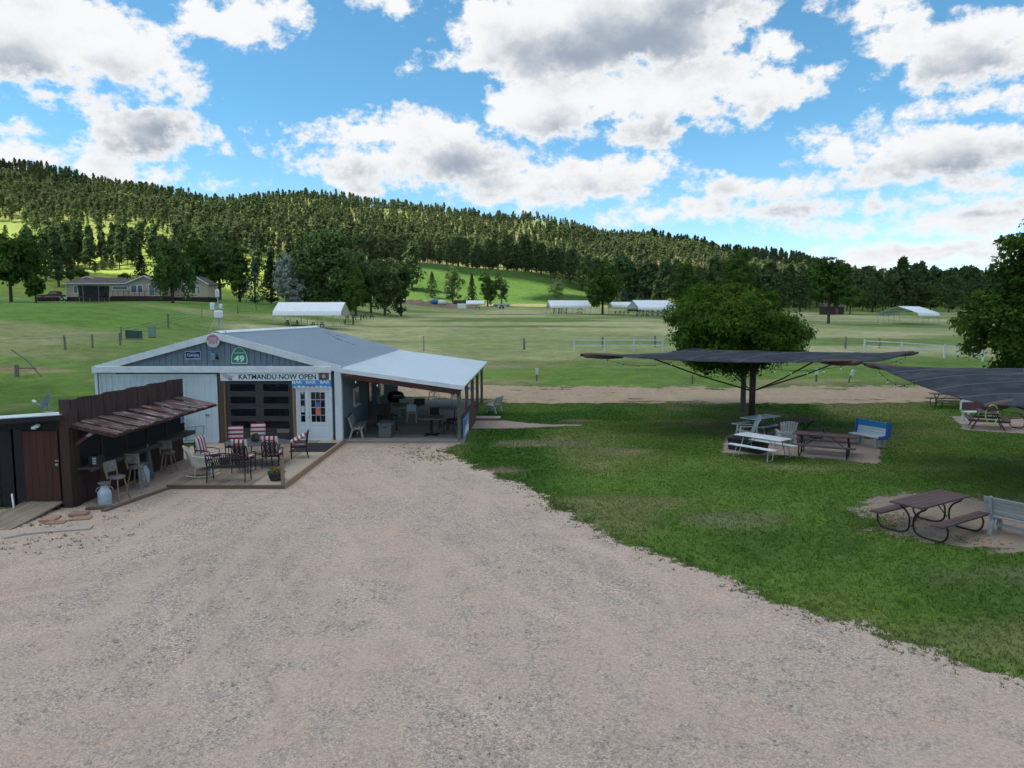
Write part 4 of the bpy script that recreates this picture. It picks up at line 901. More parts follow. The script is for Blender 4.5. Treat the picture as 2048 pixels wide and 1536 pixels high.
for i in range(6): box('seat_slat', (0, -.2+i*.075, .42), (1.12, .05, .018), m_iron, ib) if i == 0 else again([c for c in ib.children if c.name.startswith('seat_slat')][0], (0, -.2+i*.075, .42))
wr = thing('wicker_rocker', 'white wicker rocking chair at the left edge of the deck', 'rocking chair', (-9.42, 21.25, DZ), 115)
m_wick = paint('wicker_white', (.56, .53, .47), .7, .15, (14, 14, 14), .03, .5, dirt=(.3, .26, .2), dirt_amt=.4)
for s in (-1, 1):
    MB().tube([(s*.26, -.48+.96*i/8, .028+.09*((i-4)/4)**2) for i in range(9)], .02, 6).build('rocker', m_wick, wr, True)
    MB().tube([(s*.25, -.24, .05), (s*.25, -.24, .4)], .018, 6).build('leg', m_wick, wr); MB().tube([(s*.25, .22, .05), (s*.25, .2, .4)], .018, 6).build('leg', m_wick, wr)
    b = MB(); b.slab([[(s*.27, -.28, .62), (s*.33, -.28, .61)], [(s*.27, 0, .64), (s*.34, 0, .63)], [(s*.25, .24, .70), (s*.31, .26, .70)]], .03); b.build('arm', m_wick, wr); b = MB(); b.prism([(-.26, .34), (.22, .34), (.24, .68), (-.26, .6)], 'x', s*.27, s*.29); b.build('arm_panel', m_wick, wr)
b = MB(); b.box((0, 0, .37), (.54, .52, .08)); b.build('seat', m_wick, wr, False, .02)
b = MB(); rows = []
for i in range(7):
    t_ = i/6; rows.append([(.30*math.cos(PI*(j/8))*(1+.12*t_), .20+.13*math.sin(PI*j/8)+.20*t_, .36+.62*t_-.10*t_*abs(math.cos(PI*j/8))**2) for j in range(9)])
top = [p for r in rows for p in r]; fs = [(i*9+j, i*9+j+1, (i+1)*9+j+1, (i+1)*9+j) for i in range(6) for j in range(8)]
b.add(top, fs); o = b.build('backrest', m_wick, wr, True); md = o.modifiers.new('thick', 'SOLIDIFY'); md.thickness = .03
ld = thing('metal_ladder', 'grey metal ladder frame lying against the pale sliding door', 'ladder', (-12.6, 27.05, 0), 4)
for z in (.18, .72): MB().tube([(-.7, 0, z*.9), (.62, .35, z)], .022, 6).build('rail', m_galv, ld)
for i in range(5): MB().tube([(-.62+i*.29, .03+i*.075, .15), (-.55+i*.29, .05+i*.075, .72)], .018, 6).build('rung', m_galv, ld)
lp = MB(); lp.bar((0, 0, 0), (.62, .45, .98), .03, .16, (1, 0, 0)); o = lp.build('leaning_board', m_ply); o.location = (-13.35, 27.05, 0); tag(o, 'tan board leaning on the pale sliding door', 'board')
# ================================================================ PORCH FURNITURE
PZ = .118
m_gbench = paint('pale_bench', (.40, .38, .34), .75, .1, (6, 6, 6), .08, .2)
def slat_bench(name, label, loc, rz, mat, w=1.25, nb=4, ns=4, h=.86, group=None, leg=None):
    t = thing(name, label, 'bench', loc, rz, group); leg = leg or mat
    for i in range(ns): box('seat_slat', (0, -.20+i*.4/(ns-1)*.95, .42+.012*i*-1+.02), (w, .4/ns*.86, .03), mat, t, (-3, 0, 0), .004)
    for i in range(nb): box('back_slat', (0, .215+.032*i, .52+i*(h-.50)/nb), (w, .028, (h-.5)/nb*.84), mat, t, (-14, 0, 0), .004)
    for s in (-1, 1):
        x = s*(w/2-.16)
        MB().bar((x, -.22, 0), (x, -.14, .41), .07, .09, (1, 0, 0)).build('leg', leg, t); MB().bar((x, .30, 0), (x, .16, .41), .07, .09, (1, 0, 0)).build('leg', leg, t)
        MB().bar((x, -.22, .385), (x, .22, .375), .065, .07).build('seat_bearer', leg, t); MB().bar((x, .215, .38), (x, .345, h-.02), .06, .05, (1, 0, 0)).build('back_post', leg, t)
    MB().bar((-w/2+.16, .0, .2), (w/2-.16, .0, .2), .04, .08).build('stretcher', leg, t)
    return t
slat_bench('porch_bench', 'pale slatted bench against the blue wall at the front of the porch', (-6.28, 28.85, PZ), 97, m_gbench, 1.9)
fb_ = thing('fire_table', 'grey square fire pit table on the porch beside the bench', 'table', (-5.1, 28.6, PZ)); m_fg = paint('fire_grey', (.115, .12, .125), .8, .15, (6, 6, 6))
box('body', (0, .0, .27), (.50, .95, .54), m_fg, fb_, bevel=.01); box('table_top', (0, 0, .565), (.62, 1.05, .05), m_fg, fb_, bevel=.008); box('hand_slot', (0, -.477, .42), (.16, .006, .035), m_black, fb_)
lt = thing('leaning_tabletop', 'oval pale tabletop leaning on edge against the porch wall', 'tabletop', (-6.0, 31.2, PZ), 0)
b = MB(); b.lathe([(.02, -.02), (.98, -.02), (1., 0), (.98, .02), (.02, .02)], 36); o = b.build('top', paint('grey_plastic', (.33, .34, .35), .5, .06), lt); o.scale = (.78, .5, 1); o.location = (.18, 0, .75); o.rotation_euler = (0, R(78), R(10)); MB().tube([(.2, -.2, .3), (.5, -.1, .0)], .015, 6).build('folded_leg', m_galv, lt)
pt = thing('pedestal_table', 'square wooden pedestal table near the front of the porch', 'table', (-3.3, 28.85, PZ))
box('table_top', (0, 0, .74), (.92, 1.15, .04), wood('table_brown', (.14, .10, .075), None, 0, 'x', .4), pt); MB().tube([(0, 0, .02), (0, 0, .73)], .045, 10).build('pedestal', m_black, pt)
for a in (45, 135): box('foot', (0, 0, .025), (.78, .07, .04), m_black, pt, (0, 0, a))
def dark_chair(label, loc, rz):
    t = thing('bar_chair', label, 'chair', loc, rz, 'black chairs at the porch railing')
    for sx in (-1, 1): MB().tube([(sx*.2, -.2, 0), (sx*.19, -.19, .45)], .018, 6).build('leg', m_black, t); MB().tube([(sx*.21, .24, 0), (sx*.19, .2, .45), (sx*.18, .27, .98)], .018, 6).build('leg', m_black, t)
    box('seat', (0, 0, .465), (.44, .44, .06), m_black, t, bevel=.015); box('backrest', (0, .255, .80), (.38, .03, .34), m_black, t, (-8, 0, 0), .01); return t
dark_chair('black chair on the porch beside the square pedestal table', (-2.62, 29.1, PZ), -85); dark_chair('black chair farther back on the porch by the low railing', (-2.55, 30.1, PZ), -95)
dark_chair('black chair beyond the pedestal table, between it and the round table', (-3.3, 30.4, PZ), 175)
def round_table(label, loc, r, mat, h=.74):
    t = thing('round_table', label, 'table', loc, 0, 'round folding tables of the porch')
    b = MB(); b.lathe([(.02, h-.04), (r-.01, h-.04), (r, h-.02), (r-.01, h), (.02, h)], 32); b.build('table_top', mat, t)
    for s in (-1, 1):
        b = MB(); b.tube([(s*r*.55, -r*.45, 0), (s*r*.5, -r*.4, h-.04)], .016, 6); b.tube([(s*r*.55, r*.45, 0), (s*r*.5, r*.4, h-.04)], .016, 6); b.tube([(s*r*.54, -r*.44, .2), (s*r*.54, r*.44, .2)], .012, 6); b.build('leg_frame', m_galv, t)
    return t
m_gp = paint('table_grey', (.17, .20, .23), .5, .06); m_wp2 = paint('table_pale', (.50, .55, .60), .4, .05)
round_table('round grey folding table in the middle of the porch', (-4.85, 33.0, PZ), .76, m_gp)
round_table('round dark table beside the low railing of the porch', (-2.95, 31.9, PZ), .62, m_gp)
round_table('round pale table at the far end of the porch', (-2.6, 38.6, PZ), .75, m_wp2, .95)
def plastic_chair(label, loc, rz, mat):
    t = thing('plastic_chair', label, 'chair', loc, rz, 'white plastic chairs of the porch')
    for sx in (-1, 1):
        MB().tube([(sx*.21, -.22, 0), (sx*.2, -.16, .44)], .014, 6).build('leg', m_galv, t); MB().tube([(sx*.21, .26, 0), (sx*.2, .16, .44)], .014, 6).build('leg', m_galv, t); MB().tube([(sx*.2, .17, .44), (sx*.2, .28, .86)], .014, 6).build('back_post', m_galv, t)
    box('seat', (0, 0, .45), (.44, .44, .03), mat, t, bevel=.01); box('backrest', (0, .25, .70), (.42, .025, .34), mat, t, (-14, 0, 0), .01); return t
plastic_chair('white plastic chair at the far end of the porch', (-4.25, 38.6, PZ+.28), 60, m_wp2); plastic_chair('white plastic chair in front of the far round table', (-3.0, 37.4, PZ+.15), 170, m_wp2)
plastic_chair('white plastic chair tucked under the grey round table', (-4.6, 32.3, PZ), 185, m_wp2); plastic_chair('white plastic chair on the far side of the grey round table', (-5.2, 33.9, PZ), 10, m_wp2)
gr = thing('barbecue_grill', 'black barbecue grill standing on the porch by the wall', 'grill', (-5.7, 34.6, PZ), 20)
b = MB(); b.lathe([(.05, .62), (.25, .68), (.33, .85), (.34, .92), (.33, 1.0), (.26, 1.15), (.05, 1.22)], 18); o = b.build('kettle', m_black, gr, True); o.scale = (1.25, .85, 1)
for sx in (-1, 1):
    for sy in (-1, 1): MB().tube([(sx*.3, sy*.2, .7), (sx*.38, sy*.26, 0)], .018, 6).build('leg', m_black, gr)
box('side_shelf', (.62, 0, .86), (.4, .36, .03), m_gp, gr); MB().tube([(-.2, -.36, 1.02), (.2, -.36, 1.02)], .015, 6).build('handle', m_galv, gr)
jg = thing('white_jug', 'white jug standing on the grey round table', 'jug', (-4.75, 33.15, PZ+.742)); b = MB(); b.lathe([(.09, 0), (.1, .02), (.1, .2), (.05, .28), (.035, .34)], 14); b.build('body', m_wplastic, jg, True); MB().tube([(.05, 0, .28), (.15, 0, .3), (.22, 0, .26)], .025, 6).build('spout', m_wplastic, jg, True)
bx = thing('dark_crate', 'dark brown crate standing on the grey round table', 'crate', (-4.35, 33.1, PZ+.742), 10); box('body', (0, 0, .13), (.5, .3, .26), paint('crate_dark', (.035, .02, .018)), bx, bevel=.01); box('rim', (0, 0, .255), (.52, .32, .025), m_black, bx)
lc = thing('wooden_armchair', 'dark wooden armchair between fire table and leaning tabletop', 'chair', (-5.35, 30.2, PZ), 30); m_lc = wood('chair_dark', (.055, .035, .025), None, 0, 'z')
for sx in (-1, 1):
    MB().bar((sx*.3, -.3, 0), (sx*.3, -.3, .6), .07, .05).build('leg', m_lc, lc); MB().bar((sx*.3, .35, 0), (sx*.3, .3, .6), .07, .05).build('leg', m_lc, lc); box('arm', (sx*.3, 0, .62), (.1, .75, .03), m_lc, lc)
for i in range(5): box('back_slat', (-.2+.1*i, .36, .72), (.085, .025, .75), m_lc, lc, (-16, 0, 0)); box('seat_slat', (0, -.25+i*.115, .36), (.56, .1, .025), m_lc, lc)
rb_ = sign_board('railing_banner', 'blue picture banner tied to the low porch wall', 0, 2.1, 0, .86, 0, paint('banner_picture', (.13, .33, .55), .6, .5, (3, 3, 3), 0, .05), .01, 'banner'); rb_.location = (-1.88, 28.78, .52); rb_.rotation_euler = (0, 0, R(87.4))
b = MB(); b.add([(-.7, -.008, -.3), (.0, -.008, .1), (.5, -.008, -.3)], [(0, 1, 2)]); b.add([(.1, -.0085, -.3), (.6, -.0085, .2), (.95, -.0085, -.3)], [(0, 1, 2)]); b.build('printed_peaks', m_lwhite, rb_); text_mesh('lettering', 'BAR', .7, .3, paint('letter_violet', (.22, .10, .30)), rb_, (-.3, -.011, .18), bold=.03)
os_ = thing('open_sign', 'small green sign reading Open under the porch eave', 'sign', (-6.38, 27.55, 2.72)); text_mesh('lettering', 'Open', .38, .15, paint('letter_green', (.28, .34, .20)), os_, (0, 0, 0), bold=.01, shear=.2)
slat_bench('lawn_bench', 'pale slatted bench on the lawn behind the porch posts', (-.95, 36.6, .0), -110, m_gbench, 1.2)
stp = thing('porch_step', 'pale plank step beside the rear of the porch', 'step', (-1.25, 34.0, 0)); 
for i in range(4): box('plank', (0.05, -.28+i*.19, .10), (1.3, .18, .04), m_deckx, stp)
box('riser', (.05, -.36, .05), (1.26, .03, .09), m_skirt, stp)
def string_lights(name, label, pts, sag, n, group=None):
    t = thing(name, label, 'string lights', pts[0], 0, group); o0 = Vector(pts[0]); path = []
    for a, c in zip(pts, pts[1:]):
        a = Vector(a); c = Vector(c)
        for i in range(n+1):
            q = i/n; p = a.lerp(c, q); p.z -= sag*4*q*(1-q); path.append(p-o0)
    MB().tube(path, .007, 5).build('cord', m_cord, t)
    b = MB(); b.lathe([(.012, .0), (.018, -.02), (.018, -.06)], 8); sock = b.mesh('socket', m_black); b = MB(); b.lathe([(.014, -.06), (.03, -.09), (.032, -.115), (.02, -.14), (.004, -.148)], 8); bulb = b.mesh('bulb', m_wplastic, True)
    for i, p in enumerate(path):
        if i % 2: s_ = link('socket', sock, t); s_.location = p; u = link('bulb', bulb, t); u.location = p
    return t
string_lights('porch_lights', 'string of white bulbs hung along the front porch beam', [(-6.5, 27.5, 2.62), (-4.4, 27.52, 2.34), (-2.2, 27.54, 2.02)], .06, 5)
# ================================================================ BIG SHADE UMBRELLAS
m_umb = paint('umbrella_post', (.055, .030, .024), .5, .08, (4, 4, 1), .04, .05)
m_can = paint('canopy_cloth', (.042, .047, .058), .95, .16, (1.2, 1.2, 1.2), .03, .08, dirt=(.12, .13, .15), dirt_amt=.4, spec=.05)
m_seam = paint('seam_tape', (.17, .18, .195), .7)
m_sleeve = paint('sleeve_cloth', (.12, .075, .062), .8, .15, (3, 3, 3), .06, .2)
def sail(name, C, sag_edge, sag_mid, mat, parent, o0, n=40, drop=0.):
    """cloth between four corners (in order), edges drawn in, middle sagging or lifted"""
    rows = []
    A, B, Cc, D = [Vector(c) for c in C]; ctr = (A+B+Cc+D)/4
    for i in range(n+1):
        r = []
        for j in range(n+1):
            u, v = i/n, j/n; p = (A*(1-u)+B*u)*(1-v)+(D*(1-u)+Cc*u)*v
            e = max(0, 1-4*u*(1-u))*0+0
            k = 4*u*(1-u)*(1-4*v*(1-v))**2+4*v*(1-v)*(1-4*u*(1-u))**2
            q = p.lerp(ctr, sag_edge*k); q.z += sag_mid*16*u*(1-u)*v*(1-v)-drop*k
            q.z += (.022*math.sin(11*u+6*v)+.016*math.sin(23*v-9*u)+.012*math.sin(31*u+17*v))*min(1, 8*u*(1-u)*v*(1-v)*2)
            r.append(tuple(q-o0))
        rows.append(r)
    o = MB().slab(rows, .012).build(name, mat, parent, True)
    for k in (1, 2, 3, 4):
        i = k*n//5; b = MB(); b.tube([(p[0], p[1], p[2]+.006) for p in rows[i]], .012, 5); b.build('seam', m_seam, o)
    return o
def big_umbrella(label, base, corners, top_z, mid, braces, brace_z, lights):
    t = thing('shade_umbrella', label, 'shade umbrella', base, 0, 'square shade umbrellas on the lawn'); o0 = Vector(base)
    b = MB(); b.tube([(0, 0, 0), (0, 0, .06), (0, 0, .35), (0, 0, .5)], [.24, .22, .15, .13], 10); b.build('foot', m_umb, t)
    MB().tube([(0, 0, 0), (0, 0, top_z)], .135, 12).build('post', m_umb, t, True)
    sail('canopy', corners, .03, mid, m_can, t, o0, 40, .20)
    for c in corners:
        c = Vector(c)-o0; tp = Vector((0, 0, top_z))
        MB().tube([tp+Vector((0, 0, -.12)), tp.lerp(c, .5)+Vector((0, 0, -.12)), c+Vector((0, 0, -.05))], [.05, .05, .045], 8).build('arm', m_umb, t)
        d = (c-tp).normalized(); MB().tube([c-d*1.6+Vector((0, 0, -.10)), c-d*.9+Vector((0, 0, -.11)), c+Vector((0, 0, -.075)), c+d*.12+Vector((0, 0, -.07))], [.08, .125, .11, .07], 10).build('sleeve', m_sleeve, t, True)
        MB().tube([c+d*.08+Vector((0, 0, -.07)), c+d*.24+Vector((0, 0, -.06))], .055, 8).build('end_cap', m_black, t)
        e = tp.lerp(c, braces); MB().tube([(d.x*.12, d.y*.12, brace_z), (d.x*.12+(e.x-d.x*.12)*.5, d.y*.12+(e.y-d.y*.12)*.5, brace_z+(e.z-.12-brace_z)*.44), (e.x, e.y, e.z-.14)], .032, 6).build('brace', m_umb, t)
    return t
U1 = [(3.14, 30.1, 3.40), (12.5, 25.7, 3.38), (18.2, 32.2, 3.38), (9.0, 35.7, 3.40)]
big_umbrella('large square dark grey shade umbrella on a brown post, seen whole', (10.42, 30.6, 0), U1, 3.30, -.0, .62, 1.78, None)
U2 = [(12.94, 25.56, 3.3), (11.75, 17.4, 2.82), (20.4, 15.6, 3.0), (21.5, 24.4, 3.28)]
big_umbrella('dark grey shade umbrella cut by the right edge of the picture', (16.6, 20.8, 0), U2, 3.06, .10, .62, 1.75, None)
dn = Vector((0, 0, -.2))
string_lights('umbrella_lights', 'string of bulbs sagging under the left corner of the whole umbrella', [Vector(U1[0])+Vector((.6, 0, -.14)), Vector(U1[0]).lerp(Vector(U1[1]), .36)+Vector((.3, .3, -.16))], .32, 10, 'bulb strings under the umbrellas')
string_lights('umbrella_lights', 'string of bulbs under the near right corner of the whole umbrella', [Vector(U1[0]).lerp(Vector(U1[1]), .66)+Vector((0, .3, -.3)), Vector(U1[1])+Vector((-.2, .1, -.15))], .22, 12, 'bulb strings under the umbrellas')
string_lights('umbrella_lights', 'string of bulbs under the far right edge of the whole umbrella', [Vector(U1[1]).lerp(Vector(U1[2]), .3)+Vector((0, .2, -.3)), Vector(U1[2])+Vector((-.3, -.1, -.16))], .12, 14, 'bulb strings under the umbrellas')
string_lights('umbrella_lights', 'string of bulbs under the cut off umbrella at the right', [Vector(U2[0])+Vector((.1, -.2, -.15)), Vector(U2[0]).lerp(Vector(U2[1]), .42)+Vector((.3, 0, -.12))], .34, 10, 'bulb strings under the umbrellas')
rope = MB(); c0 = Vector(U2[1]); rope.tube([c0+Vector((.05+.16*math.cos(a), -.1, -.12+.24*math.sin(a)-.12)) for a in np.linspace(.6, 5.9, 16)], .013, 5)
tag(rope.build('green_rope', paint('rope_lime', (.35, .52, .10))), 'lime green rope looped on the near pole end of the right umbrella', 'rope')
rope = MB(); rope.tube([(2.95, 30.1, 3.33), (2.4, 30.6, 2.95), (1.4, 31.3, 2.45), (-1.9, 33.6, 1.75)], .012, 5)
tag(rope.build('guy_rope', paint('rope_yellow', (.48, .33, .06))), 'thin yellow guy rope from the umbrella corner to the porch', 'rope')
# ================================================================ PICNIC TABLES
m_tbl = wood('brown_table_board', (.088, .052, .052), (.15, .10, .09), .5, 'x')
m_pipe = paint('black_pipe', (.016, .014, .015), .45)
def pipe_table(label, loc, rz, length=2.0):
    t = thing('picnic_table', label, 'picnic table', loc, rz, 'brown picnic tables with black pipe frames'); b0 = None
    for i in range(5):
        c = (0, -.30+i*.15, .75); o = box('top_plank', c, (length, .143, .04), m_tbl, t, bevel=.004) if b0 is None else again(b0, c); b0 = b0 or o
    s0 = None
    for s in (-1, 1):
        for i in range(2):
            c = (0, s*(.62+i*.135), .43); o = box('seat_plank', c, (length, .13, .04), m_tbl, t, bevel=.004) if s0 is None else again(s0, c); s0 = s0 or o
    pf = None
    for sx in (-1, 1):
        for s in (-1, 1):
            x = sx*(length/2-.28)
            if pf is None or True:
                P = [(0, s*.62, .41), (0, s*.74, .40), (0, s*.80, .30), (0, s*.77, .14), (0, s*.66, .04), (0, s*.45, .03), (0, s*.22, .045), (0, s*.08, .13), (0, s*.045, .28), (0, s*.06, .44), (0, s*.15, .57), (0, s*.28, .66), (0, s*.33, .73)]
                b = MB(); b.tube(smooth_path(P), .022, 7); o = b.build('pipe_leg', m_pipe, t, True); o.location = (x, 0, 0)
        box('top_batten', (sx*(length/2-.28), 0, .72), (.05, .66, .025), m_pipe, t)
    for sx in (-1, 1): MB().tube([(sx*(length/2-.28), 0, .22), (sx*.15, 0, .72)], .014, 6).build('strut', m_pipe, t)
    return t
tA = pipe_table('brown picnic table alone on its dirt patch at the right', (9.75, 16.2, 0), 32, 2.1)
place_copy(tA, (11.22, 25.15, 0), -29, 'brown picnic table under the umbrella, nearest the yard'); place_copy(tA, (11.55, 28.65, 0), 36, 'brown picnic table under the umbrella behind the fan back chair')
place_copy(tA, (24.0, 38.5, 0), -10, 'brown picnic table out on the far lawn by the dirt track'); place_copy(tA, (23.3, 31.0, 0), 10, 'brown picnic table cut by the right picture edge behind the pole end')
m_wt = paint('folding_white', (.62, .65, .66), .5, .06, (3, 3, 3), .04, .08, dirt=(.40, .40, .36), dirt_amt=.5)
def white_table(label, loc, rz):
    t = thing('folding_picnic_table', label, 'picnic table', loc, rz, 'white folding picnic tables under the umbrella')
    box('table_top', (0, 0, .735), (1.83, .76, .045), m_wt, t, bevel=.02)
    for s in (-1, 1):
        box('seat', (0, s*.66, .44), (1.83, .26, .045), m_wt, t, bevel=.015)
        for sx in (-1, 1):
            b = MB(); x = sx*.62
            b.tube([(x, s*.20, .71), (x+sx*.05, s*.42, .03), (x+sx*.05, s*.72, .03), (x, s*.60, .42)], .018, 6); b.build('leg', m_galv, t)
            MB().tube([(x, s*.3, .42), (x, s*.72, .415)], .015, 6).build('seat_bearer', m_galv, t)
    for sx in (-1, 1): MB().tube([(sx*.62, 0, .40), (sx*.15, 0, .70)], .012, 6).build('strut', m_galv, t)
    return t
wA = white_table('white folding picnic table at the near edge of the umbrella pad', (8.86, 24.82, 0), -52); place_copy(wA, (10.5, 29.75, 0), 36, 'white folding picnic table behind the umbrella post')
dc = thing('dark_bin', 'low black tub under the white folding table', 'tub', (8.75, 26.0, 0), -50); b = MB(); b.prism([(-.62, 0), (.62, 0), (.68, .42), (-.68, .42)], 'y', -.3, .3); b.build('tub_body', paint('tub_black', (.012, .014, .018)), dc); box('tub_rim', (0, 0, .43), (1.4, .64, .03), m_black, dc)
m_ad = paint('adirondack_resin', (.50, .50, .48), .6, .08, (5, 5, 5), .05, .1)
def adirondack(label, loc, rz):
    t = thing('fan_back_chair', label, 'chair', loc, rz, 'pale fan back lawn chairs under the umbrella')
    for i in range(7):
        a = (i-3); MB().bar((a*.065, .22, .28), (a*.095, .52, .95+.05*(1-(a/3)**2)), .068, .02, (0, 1, .4)).build('back_slat', m_ad, t)
    for i in range(6): box('seat_slat', (0, -.30+i*.1, .37-.017*i), (.52, .085, .02), m_ad, t, (-10, 0, 0))
    for s in (-1, 1):
        MB().bar((s*.27, -.33, 0), (s*.27, -.30, .53), .05, .1, (1, 0, 0)).build('leg', m_ad, t); MB().bar((s*.25, -.30, .34), (s*.25, .48, .05), .04, .1).build('side_rail', m_ad, t); MB().bar((s*.29, .30, .0), (s*.29, .34, .53), .04, .08, (1, 0, 0)).build('leg', m_ad, t)
        box('arm', (s*.30, -.0, .55), (.13, .74, .025), m_ad, t, bevel=.01)
    MB().bar((-.27, .36, .55), (.27, .36, .55), .03, .07).build('back_rail', m_ad, t); return t
aA = adirondack('pale fan back lawn chair with its back to the yard', (10.62, 27.2, 0), 170); place_copy(aA, (9.55, 28.6, 0), -95, 'pale fan back lawn chair left of the umbrella post')
m_bw = paint('bench_white', (.62, .66, .68), .55, .06, (4, 4, 4), .06, .1); m_bb = paint('bench_blue', (.02, .09, .34), .5, .08); m_bt = paint('bench_sky', (.02, .20, .42), .5, .1)
bbn = thing('painted_bench', 'blue and white painted bench at the corner of the umbrella pad', 'bench', (13.75, 27.0, 0), -65)
box('back_top', (0, .20, .86), (1.3, .16, .22), m_bt, bbn, (-6, 0, 0), .015)
for i in range(3): box('back_slat', (0, .16-.012*i, .70-i*.10), (1.3, .04, .085), m_bw, bbn, (-6, 0, 0), .004)
box('side_panel', (.67, .18, .70), (.06, .24, .56), m_bb, bbn, (-6, 0, 0)); box('side_panel', (.67, -.09, .42), (.06, .50, .13), m_bb, bbn); box('side_panel', (-.67, .18, .70), (.06, .24, .56), m_bb, bbn, (-6, 0, 0))
for i in range(4): box('seat_slat', (0, -.30+i*.115, .44), (1.3, .105, .04), m_bw, bbn, None, .004)
for sx in (-1, 1):
    for y in (-.24, .16): box('leg', (sx*.48, y, .2), (.12, .12, .4), m_conc, bbn)
m_gb2 = paint('grey_bench', (.33, .335, .33), .8, .12, (6, 6, 6), .08, .25, dirt=(.22, .22, .2), dirt_amt=.4)
slat_bench('garden_bench', 'pale grey slatted bench at the right picture edge beside the lone table', (11.52, 15.55, 0), 122, m_gb2, 1.5, 4, 3, .92)
aw_t = thing('wooden_picnic_table', 'dark wooden trestle picnic table below the right umbrella pole end', 'picnic table', (21.2, 31.4, 0), 62); m_dk = wood('trestle_brown', (.075, .048, .040), (.13, .09, .08), .4, 'x')
def trestle(t, length, m, simple=False):
    o = None
    for i in range(5): q = box('top_plank', (0, -.29+.145*i, .74), (length, .138, .04), m, t) if o is None else again(o, (0, -.29+.145*i, .74)); o = o or q
    for s in (-1, 1):
        box('seat_plank', (0, s*.66, .44), (length, .25, .045), m, t)
        for sx in (-1, 1): MB().bar((sx*(length/2-.28), s*.26, .72), (sx*(length/2-.28), s*.62, 0), .045, .10, (1, 0, 0)).build('leg', m, t)
    for sx in (-1, 1): box('seat_bearer', (sx*(length/2-.23), 0, .40), (.045, 1.5, .1), m, t); box('top_bearer', (sx*(length/2-.23), 0, .70), (.045, .68, .06), m, t)
    return t
trestle(aw_t, 1.8, m_dk)
wm = thing('maroon_bench', 'white bench with a maroon back panel behind the trestle table', 'bench', (22.3, 33.6, 0), 4); m_mar = paint('bench_maroon', (.11, .03, .04))
box('back_panel', (0, .2, .72), (1.5, .04, .34), m_mar, wm); box('back_frame', (0, .205, .92), (1.62, .06, .07), m_bw, wm); box('back_frame', (-.79, .205, .72), (.06, .06, .4), m_bw, wm); box('back_frame', (.79, .205, .72), (.06, .06, .4), m_bw, wm); box('seat', (0, -.02, .44), (1.6, .42, .05), m_bw, wm)
for sx in (-1, 1):
    for y in (-.18, .16): box('leg', (sx*.68, y, .21), (.08, .08, .42), m_bw, wm)
# ================================================================ OVERHEAD CLOUDS, unseen, added to shade yard and hill and diffuse the sun
def cloud_mat():
    t = NT('cloud_diffuser'); d = t.n('ShaderNodeBsdfDiffuse'); d.inputs[0].default_value = (.9, .9, .9, 1)
    tr = t.n('ShaderNodeBsdfTranslucent'); tr.inputs[0].default_value = (.99, .985, .97, 1)
    m = t.n('ShaderNodeMixShader'); m.inputs[0].default_value = .97; t.l(d.outputs[0], m.inputs[1]); t.l(tr.outputs[0], m.inputs[2]); return t.done(m.outputs[0])
def overhead_cloud(gx0, gy0, rx, ry, CLOUD_Z, sd0):
    import bmesh
    bm = bmesh.new(); bmesh.ops.create_icosphere(bm, subdivisions=5, radius=1.)
    V = np.array([v.co[:] for v in bm.verts]); n = V.copy()
    r = np.ones(len(V))
    for f, a, s in ((2.1, .16, 1), (4.3, .10, 2), (9, .055, 3), (17, .028, 4)):
        ph = np.random.default_rng(s+sd0).uniform(0, 6, 6); r += a*(np.sin(f*n[:, 0]+ph[0])*np.sin(f*n[:, 1]+ph[1])+np.sin(f*n[:, 1]*1.3+f*n[:, 2]+ph[2])*.7)
    V *= r[:, None]
    off = sd*(CLOUD_Z/sd.z)
    V = V*np.array((rx, ry, 85))+np.array((gx0+off.x, gy0+off.y, CLOUD_Z)); V[:, 2] = np.maximum(V[:, 2], CLOUD_Z-40)
    for v, c in zip(bm.verts, V): v.co = c
    me = bpy.data.meshes.new('shade_cloud'); bm.to_mesh(me); bm.free(); me.materials.append(cloud_mat())
    me.polygons.foreach_set('use_smooth', [True]*len(me.polygons)); tag(link('shade_cloud', me), kind='structure')
overhead_cloud(60, 30, 560, 240, 640., 0)
overhead_cloud(440, 830, 260, 110, 1100., 10)
overhead_cloud(300, 330, 260, 85, 900., 30)
overhead_cloud(15, 405, 120, 48, 900., 40)
overhead_cloud(-560, 800, 240, 90, 1100., 20)
def TZ(x, y): return float(terrain(x, y))
# ================================================================ FENCES AND POSTS
m_fw = paint('fence_white', (.62, .65, .67), .7, .08, (4, 4, 4), .05, .2, dirt=(.4, .4, .38), dirt_amt=.4)
m_fg = wood('fence_grey', (.16, .145, .125), (.24, .22, .19), .4, 'z')
def rail_fence(label, pts):
    t = thing('rail_fence', label, 'fence', (pts[0][0], pts[0][1], TZ(*pts[0])), 0, 'white rail fences beyond the track'); o0 = Vector(t.location); P = [Vector((x, y, TZ(x, y)))-o0 for x, y in pts]
    for p in P: box('post', p+Vector((0, 0, .6)), (.13, .13, 1.25), m_fw, t)
    for a, c in zip(P, P[1:]):
        for z in (.62, 1.12): MB().bar(a+Vector((0, -.09, z)), c+Vector((0, -.09, z)), .045, .095).build('rail', m_fw, t)
    return t
rail_fence('white rail fence left of the umbrella tree', [(5.9, 67.5), (8.75, 67.2), (11.6, 67.6), (14.4, 67.9)]); rail_fence('white rail fence left of the right edge tree', [(33.5, 67.5), (36.2, 66), (38.7, 63.5), (40.5, 61)])
def fence_post(label, x, y, h, r=.07, lean=0., grp='old posts in the fields'):
    z = TZ(x, y); b = MB(); b.tube([(0, 0, -.1), (lean*.5, 0, h*.5), (lean, 0, h)], [r*1.05, r, r*.92], 8); o = b.build('fence_post', m_fg); o.location = (x, y, z); return tag(o, label, 'post', grp)
